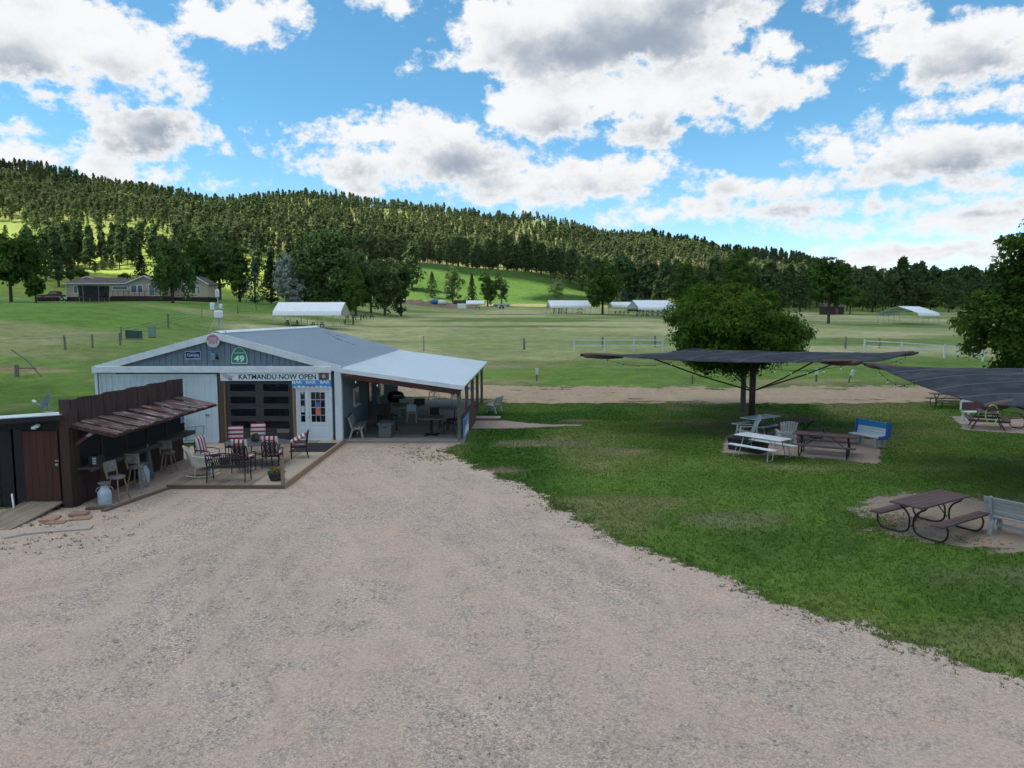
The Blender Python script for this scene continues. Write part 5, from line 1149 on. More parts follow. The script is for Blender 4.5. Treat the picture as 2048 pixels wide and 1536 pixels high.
for i, (x, y, h, r, ln) in enumerate(((-39.0, 62, 1.25, .10, -.05), (-37.5, 63.5, 1.25, .09, 0), (-36.4, 66, 1.1, .1, .0), (-37.9, 69, 1.2, .08, .0), (-38.6, 80, 1.6, .12, 0), (-40.0, 92, 1.3, .05, 0), (-40.6, 97, 1.3, .05, 0), (-41.5, 108, 1.4, .09, 0), (-42.3, 118, 1.3, .07, 0))):
    fence_post(('leaning fence post nearest the wooden brace at the far left', 'upright fence post in long grass behind the shack', 'stout fence post left of the green utility box', 'thin fence post left of the green utility box', 'tall thick fence post behind the weather station side of the paddock', 'thin paddock fence post left of the weather station', 'thin paddock fence post just left of the weather station mast', 'paddock fence post right of the weather station', 'farthest paddock fence post before the trees')[i], x, y, h, r, ln)
for i, (x, y, h) in enumerate(((-8.5, 68.5, 1.5), (1.2, 71, 1.1), (9.3, 73, 1.1), (14.9, 74, 1.2), (33.8, 72, 1.2), (37.5, 72.5, 1.0))):
    fence_post(('thin steel post alone on the bank behind the porch roof', 'short dark stump post left of the white rail fence', 'dark post behind the middle of the left white rail fence', 'dark post behind the right end of the left white rail fence', 'dark post behind the left end of the right white rail fence', 'dark post leaning behind the right white rail fence')[i], x, y, h, .05 if i == 0 else .1)
wf = thing('wire_fence', 'sagging wire fence along the left paddock', 'fence', (-39, 62, TZ(-39, 62))); o0 = Vector(wf.location)
for z in (.5, .85, 1.15): MB().tube([Vector((x, y, TZ(x, y)+z))-o0 for x, y in ((-45, 58), (-39, 62), (-37.5, 63.5), (-36.4, 66), (-37.9, 69), (-38.6, 80), (-40, 92), (-41.5, 108), (-43, 128))], .008, 4).build('wire', m_galv, wf)
hb = thing('wooden_brace', 'old wooden corner brace of two posts and a slanting pole', 'brace', (-35.0, 50, TZ(-35, 50)))
MB().tube([(0, 0, -.2), (.02, 0, .85)], [.15, .14], 9).build('stump', m_fg, hb); MB().tube([(1.6, .2, 0), (.75, .2, 1.05), (-.4, .2, 1.9)], .05, 8).build('slanting_pole', m_fg, hb); MB().tube([(.1, .05, .6), (1.3, .15, .6)], .05, 7).build('cross_rail', m_fg, hb)
for i, (x, y, lean, l) in enumerate(((21.3, 49.5, .0, 'upright post with a pale meter box by the track'), (23.3, 49, .35, 'leaning post with a pale meter box by the track'), (1.75, 49.8, 0, 'small post with a pale meter box right of the porch'))):
    t = thing('meter_post', l, 'post', (x, y, TZ(x, y)), 0, 'meter posts along the track'); MB().bar((0, 0, -.1), (lean*.55, 0, .75), .12, .06).build('stake', m_fg, t); box('meter_box', (lean*.75, -.05, .72), (.2, .14, .42), m_fw, t, (0, math.degrees(math.atan(lean)), 0), .01)
fence_post('short grey stake at the track left of the tree trunk', 12.4, 48.6, .62, .07)
ub = thing('utility_box', 'dark green utility box in the paddock corner', 'utility box', (-37.2, 70, TZ(-37.2, 70)), 8); b = MB(); b.prism([(-.62, 0), (.62, 0), (.62, .75), (-.62, .88)], 'y', -.45, .45); b.build('cabinet', paint('utility_green', (.05, .085, .07)), ub); box('lid', (0, 0, .84), (1.3, .96, .05), paint('utility_lid', (.06, .10, .085)), ub, (0, 5, 0)); box('base', (0, 0, .03), (1.4, 1.05, .08), m_conc, ub)
ub = thing('utility_pedestal', 'pale green utility pedestal beside the dark green box', 'utility box', (-36.4, 72, TZ(-36.4, 72))); box('cabinet', (0, 0, .55), (.62, .5, 1.05), paint('utility_pale', (.20, .32, .25)), ub, None, .03); box('cap', (0, 0, 1.09), (.68, .56, .06), paint('utility_cap', (.25, .38, .3)), ub)
# ================================================================ CARPORTS
m_cpr = paint('carport_roof', (.72, .76, .80), .4, .04, (.6, .6, .6), .03, .03); m_cpin = paint('carport_end', (.30, .33, .36), .6)
m_cpt = wood('stored_table', (.045, .030, .026), None, 0, 'x')
def carport(label, x, y, rz, ln, wd, eave=2.0, rise=1.15, nleg=4, ends=False):
    """ridge along local X, bent eaves"""
    t = thing('carport', label, 'carport', (x, y, TZ(x, y)), rz, 'white metal carports in the hay field'); h = wd/2
    prof = [(-h-.10, eave-.35), (-h, eave), (-h+.10, eave+.22), (-h+.35, eave+.36), (0, eave+rise), (h-.35, eave+.36), (h-.10, eave+.22), (h, eave), (h+.10, eave-.35)]
    n = max(4, int(ln/.5)); rows = []
    for i in range(2*n+1):
        xx = -ln/2+ln*i/(2*n); o = .03*(i % 2); rows.append([(xx, p[0], p[1]+o) for p in prof])
    MB().slab(rows, .03).build('roof', m_cpr, t)
    lg = None
    for s in (-1, 1):
        for i in range(nleg):
            c = (-ln/2+.12+(ln-.24)*i/(nleg-1), s*(h-.06), eave/2-.05); o = box('leg', c, (.09, .07, eave), m_galv, t) if lg is None else again(lg, c); lg = lg or o
        box('base_rail', (0, s*(h-.06), .04), (ln, .07, .06), m_galv, t)
    for s in (-1, 1):
        b = MB(); b.prism([(-h+.05, eave-.1), (h-.05, eave-.1), (h-.35, eave+.30), (0, eave+rise-.08), (-h+.35, eave+.30)], 'x', s*(ln/2-.10), s*(ln/2-.06))
        if ends: b.build('gable_panel', m_cpin, t)
        for p, q in zip(prof[1:-2], prof[2:-1]): pass
    return t
c1 = carport('white carport sheltering picnic tables, left of centre in the field', -27.6, 98.5, 0, 9.2, 5.0, 1.95, 1.45, 5)
carport('white carport left of the round dark tree', 14.6, 186, 6, 10.6, 6.2, 1.95, 1.6, 4, True)
carport('white carport with a grey gable, front one of the twin carports', 31.9, 163, 14, 9.4, 6.2, 1.95, 1.8, 4, True); carport('white carport standing behind the front twin carport', 32.5, 188, 2, 13.5, 5.2, 2.1, 1.1, 5)
carport('wide white carport in the right part of the field', 87.8, 158, 36, 10.0, 8.6, 2.2, 1.7, 5)
carport('small white carport far off below the knoll', -12.2, 238, 0, 6.0, 4.2, 2.0, .9, 3); carport('tiny grey gabled shelter behind the umbrella tree', 61, 236, 60, 4.5, 3.4, 1.6, .9, 3, True)
gp = 'dark picnic tables stored at the carports'
pt0 = thing('stored_picnic_table', 'dark picnic table under the left carport, left one', 'picnic table', (-30.2, 98, TZ(-30.2, 98)), 4, gp); trestle(pt0, 1.8, m_cpt)
k = 0
def stored(x, y, rz, dz, label, s=1.0):
    return place_copy(pt0, (x, y, TZ(x, y)+dz), rz, label, gp, s)
stored(-26.8, 98.2, -6, 0, 'dark picnic table under the left carport, middle one'); stored(-25.6, 112, 20, 0, 'dark picnic table at the right end of the left carport'); stored(-25.4, 112.3, 30, .78, 'dark picnic table stacked on top at the end of the left carport'); stored(-27.0, 124, 15, .0, 'dark picnic table behind the right end of the left carport', 1.1); stored(-25.8, 128, 40, 0, 'farthest dark picnic table behind the left carport', 1.1)
WH = ('lower left', 'lower middle', 'upper left', 'upper middle', 'lower right', 'upper right')
for i, (dx, dz) in enumerate(((-3.0, 0), (-1.0, 0), (-2.9, .8), (-.9, .8), (3.2, 0), (3.3, .8))): stored(14.6+dx, 187.5, 88*(i > 3), dz, WH[i]+' dark picnic table stacked under the carport left of the round dark tree')
for i, (dx, dy, dz) in enumerate(((-2.6, 0, 0), (-.4, .3, 0), (-2.5, .1, .8), (-.3, .2, .8), (2.0, -.2, 0), (2.1, 0, .8))): stored(31.9+dx, 163+dy, 14, dz, WH[i]+' dark picnic table stacked under the front twin carport')
for i, dx in enumerate((-4.5, -2.2)): stored(32.5+dx, 189, 0, .0, ('left', 'right')[i]+' dark picnic table under the rear twin carport')
stored(-11.5, 237.5, 0, 0, 'dark picnic table under the small far carport')
# ================================================================ HOUSE ACROSS THE PADDOCK
HX, HY = -70., 130.; HZ = TZ(-70, 129)
hs_ = thing('ranch_house', 'long tan ranch house with brown roof across the left paddock', 'house', (HX, HY, HZ))
m_tan = paint('tan_siding', (.47, .385, .30), .7, .05, (.5, .5, 3)); m_shin = paint('brown_shingle', (.085, .068, .062), .85, .15, (2, 2, 2), .03, .2); m_skb = paint('brown_skirting', (.045, .030, .028), .8); m_htr = paint('house_trim', (.66, .66, .64), .5, .04)
def wing(x0, x1, y0, y1, z1, ridge_axis, rise, skirt=.75):
    cx_, cy_ = (x0+x1)/2, (y0+y1)/2
    b = MB()
    if ridge_axis == 'y': b.prism([(x0, skirt), (x1, skirt), (x1, z1), (cx_, z1+rise), (x0, z1)], 'y', y0, y1)
    else: b.prism([(y0, skirt), (y1, skirt), (y1, z1), (cy_, z1+rise), (y0, z1)], 'x', x0, x1)
    b.build('wall', m_tan, hs_); b = MB(); b.box((cx_, cy_, skirt/2-.2), (x1-x0+.04, y1-y0+.04, skirt+.4)); b.build('skirting', m_skb, hs_)
    o = .35; t = .14
    b = MB()
    if ridge_axis == 'y':
        hw_ = (x1-x0)/2+o; sl = rise/((x1-x0)/2)
        b.prism([(cx_-hw_, z1-o*sl+.02), (cx_, z1+rise+.02), (cx_+hw_, z1-o*sl+.02), (cx_+hw_, z1-o*sl+t), (cx_, z1+rise+t), (cx_-hw_, z1-o*sl+t)], 'y', y0-o, y1+o); rf = b.build('roof', m_shin, hs_)
        for s in (-1, 1): MB().bar((cx_, y0-o-.02, z1+rise+.05), (cx_+s*hw_, y0-o-.02, z1-o*sl+.05), .05, .2).build('rake_board', m_htr, rf)
    else:
        hw_ = (y1-y0)/2+o; sl = rise/((y1-y0)/2)
        b.prism([(cy_-hw_, z1-o*sl+.02), (cy_, z1+rise+.02), (cy_+hw_, z1-o*sl+.02), (cy_+hw_, z1-o*sl+t), (cy_, z1+rise+t), (cy_-hw_, z1-o*sl+t)], 'x', x0-o, x1+o); rf = b.build('roof', m_shin, hs_)
        MB().bar((x0-o, y0-o-.03, z1-o*sl+.06), (x1+o, y0-o-.03, z1-o*sl+.06), .06, .18).build('gutter', m_htr, rf)
    return rf
wing(-13.3, -5.2, 4, 14, 3.3, 'y', 1.3); rfm = wing(-10.3, 2.0, -1.0, 9.5, 3.15, 'x', 1.15); wing(1.2, 7.4, -1.8, 8, 3.15, 'y', 1.25); wing(6.5, 11.0, 2, 9, 3.1, 'x', 1.1); wing(10.6, 14.6, .4, 4.2, 3.15, 'y', 1.2)
MB().tube([(-1.6, 3.4, 4.0), (-1.6, 3.4, 4.9)], .13, 8).build('vent_pipe', m_black, rfm)
def hwin(x, y, z, w, h): f = box('window', (x, y, z), (w+.24, .06, h+.24), m_htr, hs_); box('pane', (0, -.032, 0), (w, .02, h), glass('house_pane', (.10, .13, .15), .15), f); return f
for x, z, w, h in ((-8.6, 2.05, .6, 1.2), (-4.3, 2.2, .6, .9), (-.6, 2.35, 2.6, .5)): hwin(x, -1.04, z, w, h)
for x, z, w, h in ((2.3, 2.15, .9, 1.2), (3.4, 2.15, .8, 1.2)): hwin(x, -1.84, z, w, h)
hwin(5.5, -1.84, 1.95, .9, 1.9); hwin(12.2, .36, 2.0, .35, 1.3); hwin(12.9, .36, 2.0, .35, 1.3)
for x, y in ((-10.25, -1.2), (10.6, .2), (1.9, -1.1)): MB().tube([(x, y, 3.0), (x, y, .3)], .06, 6).build('downspout', m_htr, hs_)
box('terrace', (4.4, -3.4, .72), (9.0, 3.2, .14), m_skb, hs_); box('terrace_skirt', (4.4, -4.9, .35), (9.0, .06, .7), m_skb, hs_)
for i in range(10): box('railing_post', (.2+i*.93, -4.9, 1.2), (.06, .06, .95), m_skb, hs_)
box('railing_rail', (4.4, -4.9, 1.66), (9.0, .07, .06), m_skb, hs_)
tp = thing('trampoline', 'round trampoline with dark safety net in front of the ranch house', 'trampoline', (-71.0, 121.5, TZ(-71, 121.5)))
def net_mat():
    t = NT('black_net'); w = t.n('ShaderNodeTexChecker'); w.inputs['Scale'].default_value = 60.; t.l(t.pos((1, 1, 1)), w.inputs['Vector']); tr = t.n('ShaderNodeBsdfTransparent'); mx = t.n('ShaderNodeMixShader'); mx.inputs[0].default_value = .82; t.l(tr.outputs[0], mx.inputs[1]); t.l(t.bsdf((.012, .014, .02), .9), mx.inputs[2]); return t.done(mx.outputs[0])
m_net = net_mat()
b = MB(); nn = 20; b.add([(2.2*math.cos(2*PI*j/nn)*s, 2.2*math.sin(2*PI*j/nn)*s, z) for s, z in ((1, .9), (1.08, 2.75)) for j in range(nn)], [(j, (j+1) % nn, nn+(j+1) % nn, nn+j) for j in range(nn)]); b.build('net', m_net, tp)
b = MB(); b.lathe([(.05, .84), (2.1, .84), (2.3, .86), (2.3, .93), (2.1, .93), (.05, .9)], 24); b.build('bed', m_black, tp)
for j in range(6):
    a = 2*PI*j/6+.3; MB().tube([(2.25*math.cos(a), 2.25*math.sin(a), 0), (2.25*math.cos(a), 2.25*math.sin(a), .9), (2.4*math.cos(a), 2.4*math.sin(a), 2.8)], .04, 6).build('pole', m_galv, tp)
pk_ = thing('pickup_truck', 'dark red pickup truck with white lower body left of the ranch house', 'pickup truck', (-85.6, 134, TZ(-85.6, 134)), 6)
b = MB(); b.prism([(-2.7, .45), (2.6, .45), (2.6, .8), (-2.7, .8)], 'y', -.92, .92); b.build('lower_body', m_htr, pk_); b = MB(); b.prism([(-2.7, .8), (2.6, .8), (2.6, 1.15), (.9, 1.2), (.5, 1.2), (-.9, 1.2), (-2.5, 1.12), (-2.7, 1.0)], 'y', -.92, .92); b.build('body', paint('truck_maroon', (.09, .018, .03), .3), pk_)
b = MB(); b.prism([(-1.0, 1.2), (.9, 1.2), (.8, 1.85), (-.4, 1.85)], 'y', -.8, .8); cb_ = b.build('cab', paint('truck_cab', (.08, .016, .027), .3), pk_); b = MB(); b.prism([(-.8, 1.28), (.75, 1.28), (.68, 1.76), (-.38, 1.76)], 'y', -.83, .83); b.build('window', m_pane, cb_)
for x in (-1.75, 1.6):
    for s in (-1, 1):
        b = MB(); b.lathe([(.2, -.12), (.40, -.12), (.42, 0), (.40, .12), (.2, .12)], 18); o = b.build('wheel', m_mat, pk_, True); o.location = (x, s*.85, .42); o.rotation_euler = (R(90), 0, 0); q = MB(); q.lathe([(.03, -.135), (.2, -.13), (.2, .13), (.03, .135)], 12); q.build('hub', m_galv, o)
sgr = thing('woodpile', 'low brown woodpile beside the left wall of the ranch house', 'woodpile', (-82.0, 126.5, TZ(-82, 126.5))); b = MB()
for i in range(14): b.tube([(-1.6+.5*(i % 7), -.5, .2+.38*(i//7)), (-1.6+.5*(i % 7)+.1, .5, .2+.38*(i//7))], .2, 7)
b.build('logs', wood('log_brown', (.07, .035, .03), None, 0, 'y'), sgr)
# ---------------------------------------------------------------- things at the far edge of the field
m_rock = paint('rubble', (.26, .18, .13), .95, .3, (1.5, 1.5, 1.5), .1, .5)
def mound(name, label, x, y, ln, w, h, mat, seed, cat):
    r = np.random.default_rng(seed); b = MB(); k, n = 9, 22; rows = []
    for i in range(n):
        rw = []
        for j in range(k):
            u = -1+2*i/(n-1); v = -1+2*j/(k-1); q = max(0, (1-u**2)*(1-v**2))**.5; xx = x+u*ln/2; yy = y+v*w/2
            rw.append((u*ln/2, v*w/2, TZ(xx, yy)-TZ(x, y)+h*q*(.55+.6*r.random())-.1))
        rows.append(rw)
    b.add([p for r_ in rows for p in r_], [(i*k+j, i*k+j+1, (i+1)*k+j+1, (i+1)*k+j) for i in range(n-1) for j in range(k-1)]); o = b.build(name, mat); o.location = (x, y, TZ(x, y)); return tag(o, label, cat)
mound('rubble_pile', 'long reddish rubble pile at the far edge of the field', -27, 252, 30, 7, 2.2, m_rock, 3, 'rubble')
mound('rubble_pile', 'low rubble heap at the right end of the long pile', -15.5, 255, 8, 5, 1.4, m_rock, 4, 'rubble')
for nm, lb, x, y, z, d, m in (('blue_tarp', 'blue tarp bundle on the rubble pile', -27, 250, 1.9, (3.0, 2.0, 1.6), paint('tarp_blue', (.02, .10, .35))), ('white_tank', 'white round tank beside the blue tarp', -24.5, 250, 1.9, (3.4, 2.2, 1.7), m_htr)):
    b = MB(); b.lathe([(.3, 0), (.5, .1), (.5, .6), (.35, .9), (.05, 1.0)], 14); o = b.build(nm, m, None, True); o.location = (x, y, TZ(x, y)+z*.6); o.scale = d; tag(o, lb, nm.split('_')[1])
b = MB(); b.box((0, 0, .9), (3.0, 2.0, 1.8)); o = b.build('white_crate', m_htr, None, False, .1); o.location = (-17.2, 246, TZ(-17.2, 246)); tag(o, 'white box container in front of the rubble', 'container')
ex_ = thing('excavator', 'black folded digger arm machine behind the twin carports', 'excavator', (39, 228, TZ(39, 228)))
box('undercarriage', (0, 0, .6), (4.2, 2.6, 1.1), m_black, ex_, None, .1); box('cab', (.3, 0, 2.3), (2.4, 2.2, 2.0), m_black, ex_, None, .1); MB().bar((-1.0, 0, 3.0), (-4.2, 0, 5.4), .5, .7).build('boom', m_black, ex_); MB().bar((-4.2, 0, 5.4), (2.5, 0, 5.7), .4, .6).build('stick', m_black, ex_); MB().bar((2.5, 0, 5.7), (3.2, 0, 3.8), .5, .5).build('bucket', m_black, ex_)
def trailer(label, x, y, rz, ln, h, tone):
    t = thing('camper_trailer', label, 'trailer', (x, y, TZ(x, y)), rz, 'pale trailers far across the field'); m = paint('trailer_skin', tone, .5, .05)
    b = MB(); b.prism([(-ln/2, .6), (ln/2, .6), (ln/2, h-.3), (ln/2-.3, h), (-ln/2+.4, h), (-ln/2, h-.5)], 'y', -1.2, 1.2); bd = b.build('body', m, t)
    for i in range(3): box('window', (-ln/3+i*ln/3, -1.22, h*.62), (ln*.16, .04, .6), m_pane, bd)
    for x_ in (-.6, .5):
        b = MB(); b.lathe([(.1, -.1), (.36, -.1), (.36, .1), (.1, .1)], 12); o = b.build('wheel', m_mat, t); o.location = (x_, -1.1, .36); o.rotation_euler = (R(90), 0, 0)
    return t
trailer('pale camper trailer behind the twin carports', 46, 215, 6, 7.5, 2.9, (.62, .65, .68)); trailer('pale camper trailer seen right of the umbrella tree', 92, 262, 20, 7.0, 3.0, (.66, .69, .72))
trailer('low flat pale trailer right of the small far carport', -3.5, 244, 0, 6.0, 1.6, (.45, .46, .45)); trailer('dark trailer beside the small far carport', -19.0, 262, 5, 5.0, 2.6, (.05, .045, .04))
cab = thing('log_cabin', 'small brown cabin under the pines left of the right carport', 'cabin', (103, 230, TZ(103, 230)), 5); box('wall', (0, 0, 1.3), (6, 4, 2.6), m_skb, cab); b = MB(); b.prism([(-2.4, 2.5), (2.4, 2.5), (0, 3.7)], 'x', -3.4, 3.4); b.build('roof', m_shin, cab); box('door', (.6, -2.03, 1.0), (.9, .06, 2.0), m_jambd, cab)
TREES = [
(-82.7,118,11.5,10.7,'D','big dark leafy tree at the left picture edge beside the house'),
(-74.6,112,4.5,2.7,'Y','thin young tree in front of the left edge tree'),
(-163.9,272,4.0,6.5,'D','round bush on the bright meadow behind the house'),
(-158.2,250,18.5,5.9,'P','tall straight pine on the meadow left of the house roof'),
(-157.6,256,14.7,3.6,'P','slim pine standing just right of the tall meadow pine'),
(-170.4,262,14.8,6.2,'P','bushy pine left of the tall meadow pine'),
(-184.9,275,15.7,6.9,'P','pine behind the left edge tree'),
(-171.2,300,4.1,4.6,'P','small pine in the row on the meadow, left one'),
(-167.6,300,4.5,5.0,'P','small pine in the row on the meadow, right one'),
(-167.4,288,4.8,2.8,'P','little pine alone on the meadow'),
(-85.3,165,10.8,6.9,'C','black green spruce behind the house roof'),
(-102.9,190,7.7,5.3,'D','rounded bush behind the house ridge'),
(-56.5,119,11.3,7.0,'W','tall weeping tree standing in front of the house'),
(-66.0,150,13.6,7.3,'D','leafy tree behind the right end of the house'),
(-63.3,155,16.2,8.7,'G','tall grey green poplar right of the house'),
(-53.3,140,12.1,5.9,'D','leafy tree in the row right of the house, by the poplar'),
(-49.6,138,8.3,5.4,'B','blue green spruce beside the silver tree'),
(-50.5,150,10.5,5.2,'C','dark spruce directly left of the silver tree'),
(-42.9,136,9.8,5.9,'S','silvery grey leafed tree behind the fence'),
(-36.7,142,16.1,14.9,'D2','largest broad leafy tree behind the first carport'),
(-43.5,150,11.8,7.4,'D2','leafy tree between the silver tree and the largest tree'),
(-30.2,138,8.8,5.4,'Y','low leafy bush at the right foot of the largest tree'),
(-26.7,150,13.5,8.4,'G','airy pale tree with grey trunks right of the largest tree'),
(-24.1,155,12.0,5.4,'D','leafy tree at the right of the airy pale tree'),
(-69.7,165,15.1,9.2,'D2','broad leafy tree between the house end and the grey green poplar'),
(-35.4,156,13.1,9.4,'D2','leafy tree overlapping the right side of the largest tree'),
(-31.6,160,12.6,7.4,'G','pale leafy tree left of the airy grey trunked tree'),
(-44.7,320,21.1,9.8,'P','pine at the left foot of the knoll'),
(-34.1,305,11.0,6.8,'C','small cone shaped pine on the green knoll'),
(-23.3,280,15.3,9.0,'G','pale airy tree on the near side of the knoll'),
(-16.0,285,12.7,5.2,'C','dark narrow spruce beside the small white carport'),
(-9.4,275,13.9,8.5,'D','dark leafy tree over the small white carport'),
(-4.0,272,14.9,6.1,'G','pale slim tree right of the small white carport'),
(17.7,290,11.5,6.1,'G','pale sapling in front of the green knoll'),
(-29.4,395,15.9,17.6,'P','big dark pine on top of the knoll, leftmost'),
(-19.2,400,13.3,11.1,'P','dark pine second on the knoll crest'),
(-11.0,405,16.7,13.0,'P','dark pine third on the knoll crest'),
(-2.5,400,19.9,13.9,'P','dark pine highest in the knoll group'),
(7.2,395,20.0,13.8,'P','dark pine right of the highest knoll pine'),
(15.8,385,17.1,11.3,'P','dark pine on the right shoulder of the knoll'),
(22.8,380,14.9,10.1,'P','dark pine lower on the knoll shoulder'),
(30.0,370,17.7,9.3,'P','dark pine near the foot of the knoll shoulder'),
(35.5,360,16.4,8.6,'P','last dark pine of the knoll group'),
(22.6,178,13.2,11.0,'D','round dark leafy tree behind the middle carport'),
(41.2,170,13.3,7.4,'D','upright leafy tree right of the twin carports'),
(68.7,215,21.2,12.7,'D','tall leafy tree rising behind the umbrella tree'),
(62.4,225,12.8,6.9,'C','dark spruce left of the tall tree behind the umbrella tree'),
(97.6,260,14.4,9.1,'P','dark pine directly right of the umbrella tree'),
(105.7,262,13.8,8.4,'P','dark pine second right of the umbrella tree'),
(67.5,152,14.2,9.8,'D','open leafy tree with bare trunk on the hay field'),
(113.7,240,9.3,10.1,'D','low leafy tree behind the bare trunk tree'),
(132.4,262,12.1,13.6,'P','broad pine left of the right carport'),
(147.6,275,11.5,11.6,'P','rounded pine behind the right carport'),
(151.3,270,15.6,8.7,'P','tall pine behind the right carport'),
(161.1,275,10.0,8.5,'Y','light green leafy tree behind the right carport'),
(156.0,255,15.8,10.7,'P','tall dark pine beside the right edge tree'),
(166.0,260,11.5,10.9,'P','dark pine half hidden by the right edge tree')]
# ================================================================ TREES
m_bark = paint('bark_grey', (.13, .115, .10), .95, .2, (6, 6, 1.5), .08, .5); m_barkp = paint('bark_pine', (.105, .072, .052), .95, .2, (4, 4, 1), .1, .4); m_barkd = paint('bark_dark', (.06, .05, .042), .95, .2, (6, 6, 1.5), .08, .5)
LEAF = {'D': foliage('leaf_dark', (.034, .074, .018), (.105, .175, .042), .35), 'D2': foliage('leaf_mid', (.066, .122, .038), (.160, .23, .080), .3), 'G': foliage('leaf_pale', (.065, .115, .042), (.160, .220, .085), .35), 'Y': foliage('leaf_yellow_green', (.045, .085, .018), (.13, .19, .045), .5),
        'W': foliage('leaf_willow', (.045, .090, .028), (.125, .185, .060), .3), 'S': foliage('leaf_silver', (.24, .28, .25), (.46, .50, .45), .4), 'B': foliage('needle_blue', (.035, .065, .055), (.10, .15, .125), .5, .1), 'C': foliage('needle_dark', (.018, .036, .016), (.050, .082, .032), .5, .1),
        'P': foliage('needle_pine', (.042, .074, .032), (.110, .155, .060), .3, .30), 'N': foliage('leaf_maple', (.024, .064, .010), (.125, .215, .034), .55, .32), 'R': foliage('leaf_maple_dark', (.026, .064, .013), (.125, .20, .040), .6, .3)}
def unit(a): return a/(np.linalg.norm(a, axis=-1, keepdims=True)+1e-9)
def leaves(c, nrm, size, r, quad=True):
    """leaf blades at points c facing roughly nrm"""
    n = len(c); d = unit(nrm+r.normal(0, .55, (n, 3))); a = unit(np.cross(d, r.normal(0, 1, (n, 3)))); b = np.cross(d, a); s = (size*r.uniform(.6, 1.35, n))[:, None]
    if quad:
        V = np.stack((c-a*s*.55, c+b*s*.36, c+a*s*.55, c-b*s*.36), 1); return V.reshape(-1, 3), np.arange(n*4).reshape(-1, 4)
    V = np.stack((c-a*s*.5-b*s*.3, c+a*s*.5-b*s*.3, c+b*s*.6), 1); return V.reshape(-1, 3), np.arange(n*3).reshape(-1, 3)
def broad_points(h, w, r, nclump, per, bottom=.18, crad=.17, droop=0., nlobe=9):
    """leaves on clumps, clumps on a handful of branch lobes that make an uneven rounded crown; returns points, normals, clump centres"""
    cz = h*(bottom+(1-bottom)*.46); rz = h*(1-bottom)*.5; ax = np.array((w/2, w/2, rz))
    ld = unit(r.normal(0, 1, (nlobe, 3))+np.array((0, 0, .12))); ld[0] = (0, 0, 1); lc = ld*ax*r.uniform(.42, .66, (nlobe, 1)); lr = r.uniform(.34, .56, nlobe)
    lc = np.r_[lc, np.zeros((1, 3))]; lr = np.r_[lr, .58]
    k = r.choice(nlobe+1, nclump, p=lr**2/np.sum(lr**2)); d = unit(r.normal(0, 1, (nclump, 3)))
    C = lc[k]+d*ax*(lr[k]*r.random(nclump)**.30)[:, None]
    C[:, 2] = np.maximum(C[:, 2], -rz*.96)+cz
    cr = crad*w*r.uniform(.6, 1.35, nclump)
    e = unit(r.normal(0, 1, (nclump, per, 3))); e[:, :, 2] = np.where(r.random((nclump, per)) < .35, np.abs(e[:, :, 2]), e[:, :, 2])
    P = C[:, None]+e*(cr[:, None, None]*(.45+.6*r.random((nclump, per, 1))))*np.array((1, 1, .75))
    if droop: P[:, :, 2] -= droop*r.random((nclump, per))**2*h
    P[:, :, 2] = np.maximum(P[:, :, 2], .05*h*r.random((nclump, per)))
    N = unit(e*.8+d[:, None]*.6+np.array((0, 0, .45)))
    return P.reshape(-1, 3), N.reshape(-1, 3), C
def limbs(h, w, C, r, tr, nl, bottom, mat, parent, fork=.35, lean=0.):
    b = MB(); top = Vector((lean, 0, h*.72)); b.tube([(0, 0, -.15), (0, 0, .1), (lean*.3, .02, h*fork*.6), (lean*.6, 0, h*fork), tuple(top)], [tr*1.45, tr, tr*.88, tr*.75, tr*.16], 9)
    for i in r.choice(len(C), min(nl, len(C)), replace=False):
        e = Vector(C[i]); z0 = h*(fork*.75+.35*r.random()); s = Vector((lean*.6, 0, min(z0, e.z*.9))); m = s.lerp(e, .5); m.z += .04*h*r.random()
        b.tube([s, m, e], [tr*.42, tr*.25, tr*.08], 6)
    return b.build('trunk', mat, parent, True)
def pine_points(h, w, r, n, bare=.28, cone=.5):
    z = bare+(1-bare)*r.random(n)**.9
    lay = np.floor(z*11)/11; z = np.where(r.random(n) < .7, lay+.028*r.normal(0, 1, n), z); z = np.clip(z, bare*.9, 1.)
    prof = np.clip((1.02-z)/(1-bare), 0, 1)**cone*np.clip((z-bare*.82)/.12, 0, 1)**.5
    a = r.uniform(0, 2*PI, n); wob = 1+.28*np.sin(2*a+z*17+r.uniform(0, 6))+.2*np.sin(3*a-z*29)
    rr = w/2*prof*wob*r.random(n)**.45
    P = np.c_[np.cos(a)*rr, np.sin(a)*rr, z*h-.06*rr]
    N = unit(np.c_[np.cos(a), np.sin(a), np.full(n, .75)]); return P, N
def pine_trunk(h, r0):
    b = MB(); b.tube([(0, 0, -.4), (0, 0, h*.3), (.03*h*.2, 0, h*.65), (0, 0, h*.97)], [r0*1.1, r0*.85, r0*.5, r0*.08], 6, False); return b
GROUPS = {'D': 'leafy trees round the hay field', 'D2': 'leafy trees round the hay field', 'G': 'pale airy trees round the hay field', 'Y': 'pale airy trees round the hay field', 'P': 'pines round the hay field', 'C': 'spruces round the hay field'}
